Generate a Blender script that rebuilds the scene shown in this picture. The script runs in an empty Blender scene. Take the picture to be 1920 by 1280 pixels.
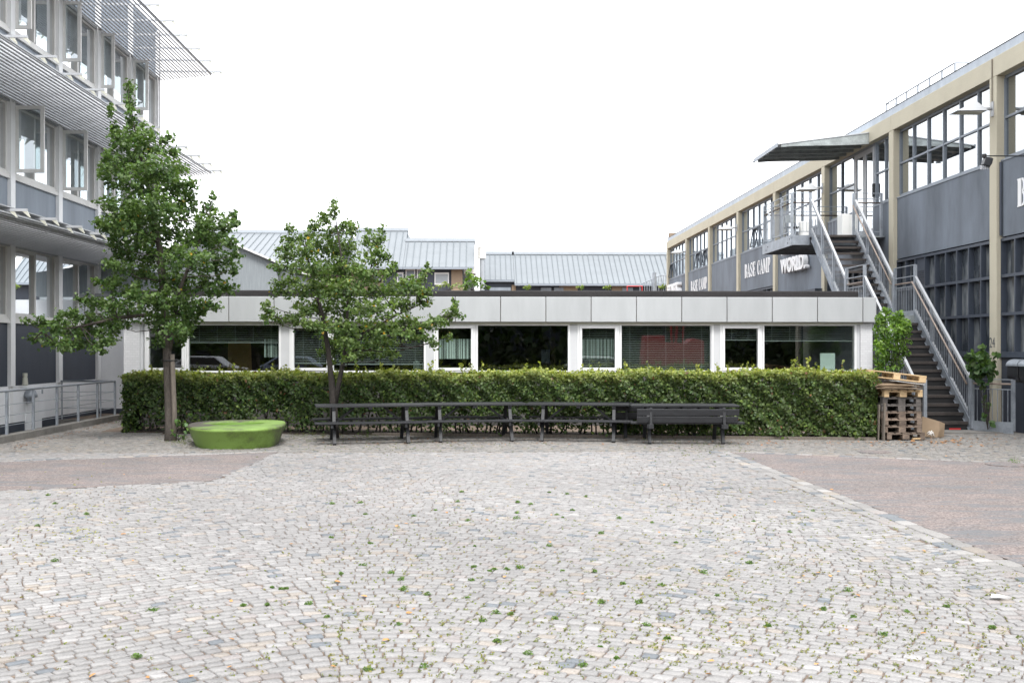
import bpy, math, random
import numpy as np
from mathutils import Vector, Matrix
R = math.radians
rng = np.random.default_rng(7)
random.seed(7)
scene = bpy.context.scene
COL = scene.collection

# ------------------------------------------------------------------ camera
F = 2000.0            # focal length in pixels of a 1920 wide picture
YAW = math.atan(62 / F)
CT, ST = math.cos(YAW), math.sin(YAW)
EYE = 1.9
HOR = 652.0
cd = bpy.data.cameras.new("camera")
cam = bpy.data.objects.new("camera", cd)
COL.objects.link(cam)
cam.location = (0, 0, EYE)
cam.rotation_euler = (R(90), 0, -YAW)
cd.sensor_width = 36.0
cd.lens = F / 1920 * 36
cd.shift_y = (HOR - 640) / 1920
cd.clip_end = 1000
cd.clip_start = 0.1
scene.camera = cam

# ------------------------------------------------------------------ light
SUN_EL, SUN_ROT = R(55), R(168)
w = bpy.data.worlds.new("World")
scene.world = w
w.use_nodes = True
nt = w.node_tree
nt.nodes.clear()
out = nt.nodes.new("ShaderNodeOutputWorld")
bg = nt.nodes.new("ShaderNodeBackground")
sky = nt.nodes.new("ShaderNodeTexSky")
sky.sky_type = 'NISHITA'
sky.sun_disc = False
sky.sun_elevation = SUN_EL
sky.sun_rotation = SUN_ROT
sky.dust_density = 5.0
sky.air_density = 1.0
sky.ozone_density = 1.0
hs = nt.nodes.new("ShaderNodeHueSaturation")
hs.inputs['Saturation'].default_value = 0.12
mx = nt.nodes.new("ShaderNodeMixRGB")
mx.inputs['Fac'].default_value = 0.72
mx.inputs['Color2'].default_value = (12.6, 12.9, 13.4, 1)   # even overcast cloud layer over the sky
bg.inputs['Strength'].default_value = 0.1
nt.links.new(sky.outputs[0], hs.inputs['Color'])
nt.links.new(hs.outputs[0], mx.inputs['Color1'])
nt.links.new(mx.outputs[0], bg.inputs['Color'])
nt.links.new(bg.outputs[0], out.inputs['Surface'])
sd = bpy.data.lights.new("sun", 'SUN')
sd.energy = 1.3
sd.angle = R(18)
sd.color = (1.0, 0.97, 0.93)
sun = bpy.data.objects.new("sun", sd)
COL.objects.link(sun)
sun.rotation_euler = (R(90) - SUN_EL, 0, R(180) - SUN_ROT)
vs = scene.view_settings
vs.view_transform = 'Standard'
vs.look = 'None'
vs.gamma = 1.0
vs.exposure = 1.2
vs.use_curve_mapping = False
scene.cycles.max_bounces = 8
scene.cycles.transparent_max_bounces = 12
scene.cycles.caustics_reflective = False
scene.cycles.caustics_refractive = False
scene.cycles.use_denoising = True

# ------------------------------------------------------------------ geometry of the picture
def ray(px, py=HOR):
    r = (px - 960) / F
    return Vector((r * CT + ST, CT - r * ST, (HOR - py) / F))
def PT(px, py, t):                 # point at depth t
    v = ray(px, py) * t
    return Vector((v.x, v.y, v.z + EYE))
def atX(px, py, X):
    d = ray(px, py); return PT(px, py, X / d.x)
def atY(px, py, Y):
    d = ray(px, py); return PT(px, py, Y / d.y)
def gnd(px, py, z=0.0):
    d = ray(px, py); return PT(px, py, (z - EYE) / d.z)

# ------------------------------------------------------------------ objects
def tag(o, label=None, cat=None, group=None, kind=None):
    if label: o["label"] = label
    if cat: o["category"] = cat
    if group: o["group"] = group
    if kind: o["kind"] = kind
    return o
def thing(name, loc, label, cat, group=None, rz=0.0):
    o = bpy.data.objects.new(name, None)
    COL.objects.link(o)
    o.empty_display_size = 0.2
    o.location = loc
    o.rotation_euler = (0, 0, rz)
    return tag(o, label, cat, group)
def rootloc(p):
    v = Vector((0, 0, 0))
    while p is not None:
        v += Vector(p.location); p = p.parent
    return v
def copy_tree(o, parent=None):
    c = o.copy()
    COL.objects.link(c)
    c.parent = parent
    for ch in [x for x in KIDS.get(o.name, [])]:
        k = copy_tree(ch, c)
    return c
KIDS = {}
def link_mesh(name, me, mat, parent=None):
    o = bpy.data.objects.new(name, me)
    COL.objects.link(o)
    if mat is not None: me.materials.append(mat)
    if parent is not None:
        o.parent = parent
        KIDS.setdefault(parent.name, []).append(o)
    return o

class MB:
    """collects simple solids into one mesh"""
    def __init__(s, M=None):
        s.v = []; s.f = []; s.M = M
    def add(s, vs_, fs_):
        n = len(s.v)
        if s.M is not None: vs_ = [s.M @ Vector(p) for p in vs_]
        s.v += [tuple(p) for p in vs_]
        s.f += [tuple(i + n for i in f) for f in fs_]
        return s
    def box(s, x0, x1, y0, y1, z0, z1, M=None):
        vs_ = [Vector((x, y, z)) for z in (z0, z1) for y in (y0, y1) for x in (x0, x1)]
        if M is not None: vs_ = [M @ p for p in vs_]
        return s.add(vs_, [(0, 2, 3, 1), (4, 5, 7, 6), (0, 1, 5, 4), (2, 6, 7, 3), (0, 4, 6, 2), (1, 3, 7, 5)])
    def bar(s, a, b, w, h, up=(0, 0, 1)):
        a = Vector(a); b = Vector(b); d = (b - a).normalized(); up = Vector(up)
        if abs(d.dot(up)) > 0.99: up = Vector((0, 1, 0))
        x = d.cross(up).normalized() * (w / 2); z = x.cross(d).normalized() * (h / 2)
        vs_ = [a - x - z, a + x - z, a + x + z, a - x + z, b - x - z, b + x - z, b + x + z, b - x + z]
        return s.add(vs_, [(0, 3, 2, 1), (4, 5, 6, 7), (0, 1, 5, 4), (1, 2, 6, 5), (2, 3, 7, 6), (3, 0, 4, 7)])
    def tube(s, pts, rad, n=8, cap=True):
        pts = [Vector(p) for p in pts]
        if not hasattr(rad, '__len__'): rad = [rad] * len(pts)
        vs_ = []; fs_ = []
        prev = None
        for i, p in enumerate(pts):
            d = (pts[min(i + 1, len(pts) - 1)] - pts[max(i - 1, 0)]).normalized()
            if prev is None:
                up = Vector((0, 0, 1)) if abs(d.z) < 0.9 else Vector((1, 0, 0))
                x = d.cross(up).normalized()
            else:
                x = (prev - d * prev.dot(d)).normalized()
            prev = x
            y = d.cross(x)
            for k in range(n):
                a = 2 * math.pi * k / n
                vs_.append(p + (x * math.cos(a) + y * math.sin(a)) * rad[i])
        for i in range(len(pts) - 1):
            for k in range(n):
                fs_.append((i * n + k, i * n + (k + 1) % n, (i + 1) * n + (k + 1) % n, (i + 1) * n + k))
        if cap:
            fs_.append(tuple(range(n - 1, -1, -1))); m = (len(pts) - 1) * n
            fs_.append(tuple(range(m, m + n)))
        return s.add(vs_, fs_)
    def prism(s, poly, vec):        # poly: list of 3d points (planar), extruded by vec
        n = len(poly); vec = Vector(vec)
        p = [Vector(q) for q in poly]
        return s.add(p + [q + vec for q in p], [tuple(range(n - 1, -1, -1)), tuple(range(n, 2 * n))] +
                     [(i, (i + 1) % n, n + (i + 1) % n, n + i) for i in range(n)])
    def lathe(s, prof, c=(0, 0, 0), n=20):
        c = Vector(c); vs_ = []; fs_ = []
        for r_, z in prof:
            for k in range(n):
                a = 2 * math.pi * k / n
                vs_.append(c + Vector((r_ * math.cos(a), r_ * math.sin(a), z)))
        for i in range(len(prof) - 1):
            for k in range(n):
                fs_.append((i * n + k, i * n + (k + 1) % n, (i + 1) * n + (k + 1) % n, (i + 1) * n + k))
        return s.add(vs_, fs_)
    def build(s, name, mat, parent=None, smooth=False, bevel=0.0):
        off = rootloc(parent)
        me = bpy.data.meshes.new(name)
        me.from_pydata([(x - off.x, y - off.y, z - off.z) for x, y, z in s.v], [], s.f)
        me.update()
        if smooth:
            me.polygons.foreach_set("use_smooth", [True] * len(me.polygons))
        o = link_mesh(name, me, mat, parent)
        if bevel:
            b = o.modifiers.new("bevel", 'BEVEL'); b.width = bevel; b.segments = 2; b.limit_method = 'ANGLE'
        return o

def quads_mesh(name, V, Q, mat, parent=None, col=None, smooth=False):
    off = np.array(rootloc(parent))
    V = np.asarray(V, dtype=np.float32) - off.astype(np.float32)
    Q = np.asarray(Q, dtype=np.int32)
    me = bpy.data.meshes.new(name)
    me.vertices.add(len(V)); me.vertices.foreach_set("co", V.ravel())
    me.loops.add(Q.size); me.loops.foreach_set("vertex_index", Q.ravel())
    me.polygons.add(len(Q))
    me.polygons.foreach_set("loop_start", np.arange(0, Q.size, 4, dtype=np.int32))
    me.polygons.foreach_set("loop_total", np.full(len(Q), 4, dtype=np.int32))
    if smooth: me.polygons.foreach_set("use_smooth", np.ones(len(Q), dtype=bool))
    me.update(calc_edges=True)
    if col is not None:
        a = me.color_attributes.new("col", 'FLOAT_COLOR', 'POINT')
        c = np.ones((len(V), 4), dtype=np.float32); c[:, :3] = col
        a.data.foreach_set("color", c.ravel())
    return link_mesh(name, me, mat, parent)

# ------------------------------------------------------------------ materials
def newmat(name):
    m = bpy.data.materials.new(name); m.use_nodes = True
    t = m.node_tree; b = t.nodes['Principled BSDF']
    return m, t, b
def N(t, typ, **kw):
    n = t.nodes.new(typ)
    for k, v in kw.items():
        if k in n.inputs: n.inputs[k].default_value = v
        else: setattr(n, k, v)
    return n
def surf(name, c, rough=0.6, var=0.15, scale=4.0, bump=0.0, bscale=60.0, metal=0.0, c2=None, stretch=(1, 1, 1), detail=6, spec=0.5, fine=0.0, rnd=0.0):
    """painted or raw surface: base colour broken up by noise, with optional streaks (stretch) and grain"""
    m, t, b = newmat(name)
    L = t.links.new
    tc = N(t, "ShaderNodeTexCoord")
    mp = N(t, "ShaderNodeMapping"); mp.inputs['Scale'].default_value = stretch
    L(tc.outputs['Object'], mp.inputs['Vector'])
    nz = N(t, "ShaderNodeTexNoise", Scale=scale, Detail=detail, Roughness=0.62)
    L(mp.outputs[0], nz.inputs['Vector'])
    rp = N(t, "ShaderNodeValToRGB")
    rp.color_ramp.elements[0].position = 0.3; rp.color_ramp.elements[1].position = 0.72
    if c2 is None: c2 = tuple(x * (1 - var) for x in c); c1 = tuple(min(1, x * (1 + var * 0.6)) for x in c)
    else: c1 = c
    rp.color_ramp.elements[0].color = (*c2, 1); rp.color_ramp.elements[1].color = (*c1, 1)
    L(nz.outputs[0], rp.inputs[0])
    last = rp.outputs[0]
    if fine:
        n2 = N(t, "ShaderNodeTexNoise", Scale=bscale, Detail=3, Roughness=0.7)
        L(mp.outputs[0], n2.inputs['Vector'])
        mm = N(t, "ShaderNodeMapRange"); mm.inputs[1].default_value = 0.3; mm.inputs[2].default_value = 0.7
        mm.inputs[3].default_value = 1 - fine; mm.inputs[4].default_value = 1 + fine
        L(n2.outputs[0], mm.inputs[0])
        mu = N(t, "ShaderNodeVectorMath", operation='SCALE'); L(last, mu.inputs[0]); L(mm.outputs[0], mu.inputs['Scale'])
        last = mu.outputs[0]
    if rnd:
        oi = N(t, "ShaderNodeObjectInfo"); mq = N(t, "ShaderNodeMapRange"); mq.inputs[3].default_value = 1 - rnd; mq.inputs[4].default_value = 1 + rnd
        L(oi.outputs['Random'], mq.inputs[0])
        mv = N(t, "ShaderNodeVectorMath", operation='SCALE'); L(last, mv.inputs[0]); L(mq.outputs[0], mv.inputs['Scale'])
        last = mv.outputs[0]
    L(last, b.inputs['Base Color'])
    b.inputs['Roughness'].default_value = rough
    b.inputs['Metallic'].default_value = metal
    b.inputs['Specular IOR Level'].default_value = spec
    if bump:
        n3 = N(t, "ShaderNodeTexNoise", Scale=bscale, Detail=4, Roughness=0.6)
        L(mp.outputs[0], n3.inputs['Vector'])
        bp = N(t, "ShaderNodeBump", Strength=bump, Distance=0.02)
        L(n3.outputs[0], bp.inputs['Height']); L(bp.outputs[0], b.inputs['Normal'])
    return m
def attr_mat(name, rough=0.7, var=0.12, scale=40.0, bump=0.3, bscale=120.0, leaf=False, spec=0.5):
    m, t, b = newmat(name)
    L = t.links.new
    at = N(t, "ShaderNodeAttribute"); at.attribute_name = "col"
    tc = N(t, "ShaderNodeTexCoord")
    nz = N(t, "ShaderNodeTexNoise", Scale=scale, Detail=5, Roughness=0.7)
    L(tc.outputs['Object'], nz.inputs['Vector'])
    mm = N(t, "ShaderNodeMapRange"); mm.inputs[1].default_value = 0.3; mm.inputs[2].default_value = 0.7
    mm.inputs[3].default_value = 1 - var; mm.inputs[4].default_value = 1 + var
    L(nz.outputs[0], mm.inputs[0])
    mu = N(t, "ShaderNodeVectorMath", operation='SCALE'); L(at.outputs['Color'], mu.inputs[0]); L(mm.outputs[0], mu.inputs['Scale'])
    L(mu.outputs[0], b.inputs['Base Color'])
    b.inputs['Roughness'].default_value = rough
    b.inputs['Specular IOR Level'].default_value = spec
    if bump:
        n3 = N(t, "ShaderNodeTexNoise", Scale=bscale, Detail=4, Roughness=0.65)
        L(tc.outputs['Object'], n3.inputs['Vector'])
        bp = N(t, "ShaderNodeBump", Strength=bump, Distance=0.01)
        L(n3.outputs[0], bp.inputs['Height']); L(bp.outputs[0], b.inputs['Normal'])
    if leaf:
        tr = N(t, "ShaderNodeBsdfTranslucent")
        ms = N(t, "ShaderNodeVectorMath", operation='MULTIPLY'); ms.inputs[1].default_value = (1.5, 1.7, 0.7)
        L(mu.outputs[0], ms.inputs[0]); L(ms.outputs[0], tr.inputs['Color'])
        mix = N(t, "ShaderNodeMixShader"); mix.inputs[0].default_value = 0.3
        o = t.nodes['Material Output']
        L(b.outputs[0], mix.inputs[1]); L(tr.outputs[0], mix.inputs[2]); L(mix.outputs[0], o.inputs['Surface'])
    return m
def glass_mat(name, tint=(0.75, 0.8, 0.8), boost=2.0, minf=0.0, wav=0.0, hscale=1.2):
    m, t, b = newmat(name)
    L = t.links.new
    t.nodes.remove(b)
    o = t.nodes['Material Output']
    fr = N(t, "ShaderNodeFresnel", IOR=1.5)
    mu = N(t, "ShaderNodeMath", operation='MULTIPLY_ADD', use_clamp=True)
    mu.inputs[1].default_value = boost; mu.inputs[2].default_value = minf
    L(fr.outputs[0], mu.inputs[0])
    tr = N(t, "ShaderNodeBsdfTransparent"); tr.inputs[0].default_value = (*tint, 1)
    gl = N(t, "ShaderNodeBsdfGlossy", Roughness=0.0); gl.inputs[0].default_value = (0.93, 0.97, 1.0, 1)
    if wav:
        tc = N(t, "ShaderNodeTexCoord")
        n3 = N(t, "ShaderNodeTexNoise", Scale=hscale, Detail=1)
        L(tc.outputs['Object'], n3.inputs['Vector'])
        bp = N(t, "ShaderNodeBump", Strength=wav, Distance=0.02)
        L(n3.outputs[0], bp.inputs['Height']); L(bp.outputs[0], gl.inputs['Normal'])
    mix = N(t, "ShaderNodeMixShader")
    ge = N(t, 'ShaderNodeNewGeometry'); iv = N(t, 'ShaderNodeMath', operation='SUBTRACT'); iv.inputs[0].default_value = 1.0; L(ge.outputs['Backfacing'], iv.inputs[1])
    m3 = N(t, 'ShaderNodeMath', operation='MULTIPLY'); L(mu.outputs[0], m3.inputs[0]); L(iv.outputs[0], m3.inputs[1])
    L(m3.outputs[0], mix.inputs[0]); L(tr.outputs[0], mix.inputs[1]); L(gl.outputs[0], mix.inputs[2])
    L(mix.outputs[0], o.inputs['Surface'])
    return m

M = dict(
    joint=surf("joint_dirt", (0.26, 0.20, 0.155), 0.95, 0.3, 14, 0.6, 90, c2=(0.10, 0.072, 0.055), fine=0.35),
    soil=surf("dark_soil", (0.055, 0.043, 0.034), 0.95, 0.4, 8, 0.5, 60, fine=.3),
    sett=attr_mat("granite_sett", 0.8, 0.24, 60, 0.45, 110, spec=0.3),
    tar=surf("tar_patch", (0.16, 0.16, 0.17), 0.9, 0.3, 6, 0.5, 160, fine=0.3),
    rooffascia=surf("roof_fascia_metal", (0.46, 0.51, 0.57), 0.6, 0.2, 2.0, stretch=(1, 1, .4), fine=.04),
    post=surf("grey_post_paint", (0.56, 0.57, 0.585), 0.6, 0.05, 2.0),
    concrete=surf("concrete", (0.20, 0.19, 0.175), 0.9, 0.35, 2.5, 0.3, 40, fine=0.15),
    white=surf("white_paint", (0.80, 0.805, 0.81), 0.55, 0.07, 1.5, 0.05, 60),
    whitewall=surf("white_render", (0.84, 0.85, 0.87), 0.85, 0.1, 1.2, 0.25, 60, stretch=(1, 1, .35)),
    whitebrick=None,
    offwhite=surf("grey_white_paint", (0.66, 0.655, 0.635), 0.6, 0.12, 2.0),
    beige=surf("beige_render", (0.52, 0.48, 0.375), 0.85, 0.08, 1.1, 0.25, 70, fine=0.06),
    slate=surf("blue_grey_render", (0.155, 0.178, 0.212), 0.8, 0.34, 0.75, 0.05, 50, stretch=(1, 1.4, .5), fine=0.05),
    slatelight=surf("weathered_grey_panel", (0.235, 0.27, 0.315), 0.7, 0.22, 0.9, 0.1, 50, stretch=(3, 3, .25), fine=0.04),
    navy=surf("dark_blue_paint", (0.043, 0.052, 0.072), 0.6, 0.2, 1.4, 0.1, 60, stretch=(1, 1, .5)),
    navyframe=surf("dark_blue_frame", (0.05, 0.062, 0.085), 0.55, 0.15, 3),
    winframe=surf("grey_window_frame", (0.23, 0.26, 0.30), 0.5, 0.1, 3),
    galv=surf("galvanised_steel", (0.33, 0.36, 0.40), 0.45, 0.3, 3.5, 0.05, 40, metal=0.35, fine=0.1),
    galvdark=surf("weathered_galvanised_steel", (0.33, 0.36, 0.36), 0.5, 0.4, 3.0, 0.08, 30, metal=0.3, fine=0.15),
    zinc=surf("zinc_sheet", (0.215, 0.234, 0.25), 0.5, 0.07, 0.35, 0, metal=0.2, fine=0.03, bscale=3, stretch=(1, 1, 5)),
    zincseam=surf("zinc_seam", (0.125, 0.145, 0.16), 0.5, 0.1, 2),
    zinctrim=surf("zinc_trim", (0.34, 0.37, 0.40), 0.5, 0.1, 2),
    clad=surf("grey_board_cladding", (0.29, 0.32, 0.34), 0.75, 0.2, 5.0, 0.1, 30, stretch=(6, 6, .3), fine=0.06),
    fascia=surf("light_grey_panel", (0.405, 0.42, 0.43), 0.55, 0.10, 1.6, 0.04, 300, fine=0.03, stretch=(1.5, 1, .35), rnd=.035),
    felt=surf("roofing_felt", (0.028, 0.026, 0.027), 0.85, 0.35, 1.2, 0.5, 110, fine=0.3, stretch=(1, 1, 3)),
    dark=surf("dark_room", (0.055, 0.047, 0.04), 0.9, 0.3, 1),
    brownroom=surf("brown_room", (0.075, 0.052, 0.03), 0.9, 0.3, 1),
    tan=surf("tan_paper", (0.40, 0.24, 0.10), 0.8, 0.1, 2),
    strip=surf("frosted_strip", (0.74, 0.84, 0.81), 0.7, 0.05, 2),
    blind=surf("blind_slat", (0.42, 0.45, 0.45), 0.5, 0.05, 2),
    blackwood=surf("black_painted_wood", (0.017, 0.018, 0.021), 0.48, 0.35, 5, 0.25, 60, stretch=(.5, 6, 6), fine=0.25),
    tread=surf("stair_tread", (0.055, 0.046, 0.042), 0.75, 0.3, 6, 0.2, 60, fine=0.2),
    handwood=surf("handrail_wood", (0.27, 0.215, 0.18), 0.6, 0.25, 7, 0.1, 50),
    handdark=surf("handrail_dark_wood", (0.10, 0.075, 0.06), 0.6, 0.25, 7),
    palletold=surf("old_pallet_wood", (0.25, 0.19, 0.145), 0.9, 0.3, 7, 0.3, 60, c2=(0.12, 0.092, 0.075), stretch=(2, 2, 6), fine=0.25, rnd=.35),
    palletgrey=surf("grey_pallet_wood", (0.15, 0.135, 0.125), 0.9, 0.4, 6, 0.3, 60, c2=(0.05, 0.045, 0.042), stretch=(2, 2, 5), fine=0.25, rnd=.5),
    palletnew=surf("new_pallet_wood", (0.58, 0.43, 0.255), 0.8, 0.15, 7, 0.2, 60, c2=(0.47, 0.33, 0.18), stretch=(2, 2, 6), fine=0.08),
    cardboard=surf("cardboard", (0.33, 0.245, 0.165), 0.9, 0.12, 4, 0.1, 60),
    paper=surf("white_board", (0.68, 0.66, 0.63), 0.8, 0.1, 5),
    bark=surf("tree_bark", (0.082, 0.070, 0.060), 0.95, 0.4, 12, 0.8, 60, stretch=(1, 1, .3), fine=0.3),
    barkdark=surf("dark_bark", (0.045, 0.038, 0.034), 0.95, 0.4, 12, 0.8, 60, stretch=(1, 1, .3), fine=0.3),
    stake=surf("stake_wood", (0.17, 0.145, 0.12), 0.95, 0.3, 9, 0.5, 50, stretch=(3, 3, .3), fine=0.2),
    rubber=surf("black_rubber", (0.015, 0.015, 0.016), 0.6, 0.1, 3),
    leaf=attr_mat("leaf", 0.5, 0.15, 25, 0.15, 60, leaf=True, spec=0.45),
    litter=attr_mat("dry_leaf", 0.8, 0.2, 30, 0),
    brick=surf("yellow_brick", (0.27, 0.215, 0.155), 0.9, 0.2, 14, 0, c2=(0.25, 0.18, 0.125)),
    redbrick=surf("brown_brick", (0.19, 0.13, 0.105), 0.9, 0.2, 14, 0),
    black=surf("black_plastic", (0.022, 0.023, 0.026), 0.35, 0.1, 3),
    red=surf("red_paint", (0.45, 0.012, 0.018), 0.4, 0.1, 2),
    redtape=surf("red_tape", (0.55, 0.03, 0.03), 0.5, 0.1, 2),
    carblue=surf("blue_car_paint", (0.25, 0.3, 0.4), 0.25, 0.05, 2),
    carsilver=surf("silver_car_paint", (0.55, 0.56, 0.58), 0.3, 0.05, 2),
    slat=surf("aluminium_slat", (0.62, 0.63, 0.65), 0.45, 0.1, 2),
    bracket=surf("bracket_paint", (0.42, 0.435, 0.455), 0.5, 0.08, 3),
    gusset=surf("gusset_paint", (0.55, 0.55, 0.47), 0.5, 0.08, 3),
    lettering=surf("white_lettering", (0.80, 0.80, 0.81), 0.6, 0.03, 3),
    ink=surf("grey_number_paint", (0.10, 0.11, 0.12), 0.7, 0.1, 3),
    plantbox=surf("white_planter", (0.75, 0.75, 0.73), 0.5, 0.04, 3),
    interior=surf("office_interior", (0.13, 0.115, 0.095), 0.9, 0.4, 0.8),
    curtain=surf("pale_curtain", (0.5, 0.5, 0.47), 0.9, 0.1, 2),
    basewall=surf('dark_grey_base_paint', (0.085, 0.082, 0.08), .9, .3, 2),
    glassR=glass_mat("window_glass_clear", (0.5, 0.55, 0.55), 4.2, 0.02, 0.02, 0.8),
    glassL=glass_mat("office_glass", (0.75, 0.79, 0.79), 7.0, 0.02, 0.015, 0.8),
    glassP=glass_mat("pavilion_glass", (0.80, 0.84, 0.82), 2.3, 0.02, 0.03, 0.6),
    glassdusty=None,
)
def brick_white():
    m, t, b = newmat("white_painted_brick"); L = t.links.new
    tc = N(t, "ShaderNodeTexCoord"); mp = N(t, "ShaderNodeMapping")
    mp.inputs['Rotation'].default_value = (R(90), 0, 0)
    L(tc.outputs['Object'], mp.inputs['Vector'])
    br = N(t, "ShaderNodeTexBrick", Scale=4.2); br.inputs['Color1'].default_value = (0.66, 0.665, 0.68, 1)
    br.inputs['Color2'].default_value = (0.60, 0.605, 0.62, 1); br.inputs['Mortar'].default_value = (0.55, 0.555, 0.57, 1)
    br.inputs['Mortar Size'].default_value = 0.02
    L(mp.outputs[0], br.inputs['Vector']); L(br.outputs['Color'], b.inputs['Base Color'])
    bp = N(t, "ShaderNodeBump", Strength=0.4, Distance=0.01); L(br.outputs['Fac'], bp.inputs['Height']); bp.invert = True
    L(bp.outputs[0], b.inputs['Normal']); b.inputs['Roughness'].default_value = 0.75
    return m
M['whitebrick'] = brick_white()
def dusty_glass():
    m, t, b = newmat("dusty_workshop_glass"); L = t.links.new
    tc = N(t, "ShaderNodeTexCoord"); mp = N(t, "ShaderNodeMapping"); mp.inputs['Scale'].default_value = (1, 2.5, .8)
    L(tc.outputs['Object'], mp.inputs['Vector'])
    nz = N(t, "ShaderNodeTexNoise", Scale=1.3, Detail=5); L(mp.outputs[0], nz.inputs['Vector'])
    rp = N(t, "ShaderNodeValToRGB"); rp.color_ramp.elements[0].position = .42; rp.color_ramp.elements[1].position = .68
    rp.color_ramp.elements[0].color = (0.04, 0.048, 0.058, 1); rp.color_ramp.elements[1].color = (0.24, 0.255, 0.265, 1)
    L(nz.outputs[0], rp.inputs[0]); L(rp.outputs[0], b.inputs['Base Color'])
    b.inputs['Roughness'].default_value = 0.12; b.inputs['Specular IOR Level'].default_value = 0.6
    return m
M['glassdusty'] = dusty_glass()
def green_plastic():
    m, t, b = newmat("green_moulded_plastic"); L = t.links.new
    tc = N(t, "ShaderNodeTexCoord")
    nz = N(t, "ShaderNodeTexNoise", Scale=1.7, Detail=7, Roughness=.65); L(tc.outputs['Object'], nz.inputs['Vector'])
    n2 = N(t, "ShaderNodeTexNoise", Scale=28, Detail=4, Roughness=.7); L(tc.outputs['Object'], n2.inputs['Vector'])
    ad = N(t, "ShaderNodeMath", operation='MULTIPLY_ADD'); ad.inputs[1].default_value = .35; L(n2.outputs[0], ad.inputs[0]); L(nz.outputs[0], ad.inputs[2])
    sep = N(t, "ShaderNodeSeparateXYZ"); L(tc.outputs['Object'], sep.inputs[0])
    # grime splashed up on the left flank and along the foot
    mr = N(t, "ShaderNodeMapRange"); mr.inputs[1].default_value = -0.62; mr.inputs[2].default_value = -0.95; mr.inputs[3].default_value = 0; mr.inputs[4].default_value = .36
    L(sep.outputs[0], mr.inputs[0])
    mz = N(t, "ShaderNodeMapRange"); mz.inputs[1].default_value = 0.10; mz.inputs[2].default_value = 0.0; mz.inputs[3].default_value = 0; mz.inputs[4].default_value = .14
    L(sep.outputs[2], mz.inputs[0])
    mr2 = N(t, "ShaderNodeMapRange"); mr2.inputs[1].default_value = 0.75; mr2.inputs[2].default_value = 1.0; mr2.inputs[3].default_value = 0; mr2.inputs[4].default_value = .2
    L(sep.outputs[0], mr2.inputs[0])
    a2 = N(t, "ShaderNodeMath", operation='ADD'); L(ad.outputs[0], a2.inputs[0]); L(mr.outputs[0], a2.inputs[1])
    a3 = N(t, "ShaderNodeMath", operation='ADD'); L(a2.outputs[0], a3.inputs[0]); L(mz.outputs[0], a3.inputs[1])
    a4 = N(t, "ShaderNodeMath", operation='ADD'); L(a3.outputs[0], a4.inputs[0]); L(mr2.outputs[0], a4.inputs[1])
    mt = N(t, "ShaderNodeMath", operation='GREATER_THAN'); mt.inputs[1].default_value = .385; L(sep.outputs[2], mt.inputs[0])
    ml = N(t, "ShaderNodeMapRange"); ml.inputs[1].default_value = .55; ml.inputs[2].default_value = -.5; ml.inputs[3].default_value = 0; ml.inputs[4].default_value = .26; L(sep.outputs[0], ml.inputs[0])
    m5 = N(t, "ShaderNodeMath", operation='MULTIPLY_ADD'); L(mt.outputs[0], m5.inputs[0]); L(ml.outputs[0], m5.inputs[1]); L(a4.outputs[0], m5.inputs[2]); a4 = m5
    rp = N(t, "ShaderNodeValToRGB"); e = rp.color_ramp.elements
    e[0].position = .70; e[0].color = (0.185, 0.295, 0.065, 1); e[1].position = .98; e[1].color = (0.07, 0.06, 0.05, 1)
    x = e.new(.80); x.color = (0.145, 0.235, 0.045, 1)
    L(a4.outputs[0], rp.inputs[0]); L(rp.outputs[0], b.inputs['Base Color'])
    b.inputs['Roughness'].default_value = .62
    return m
M['green'] = green_plastic()
M['greenshade'] = surf('green_plastic_inside_shade', (0.12, 0.225, 0.03), .6, .2, 3)  # dirt-free green, with the well's inner shade painted in as darker colour
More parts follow.
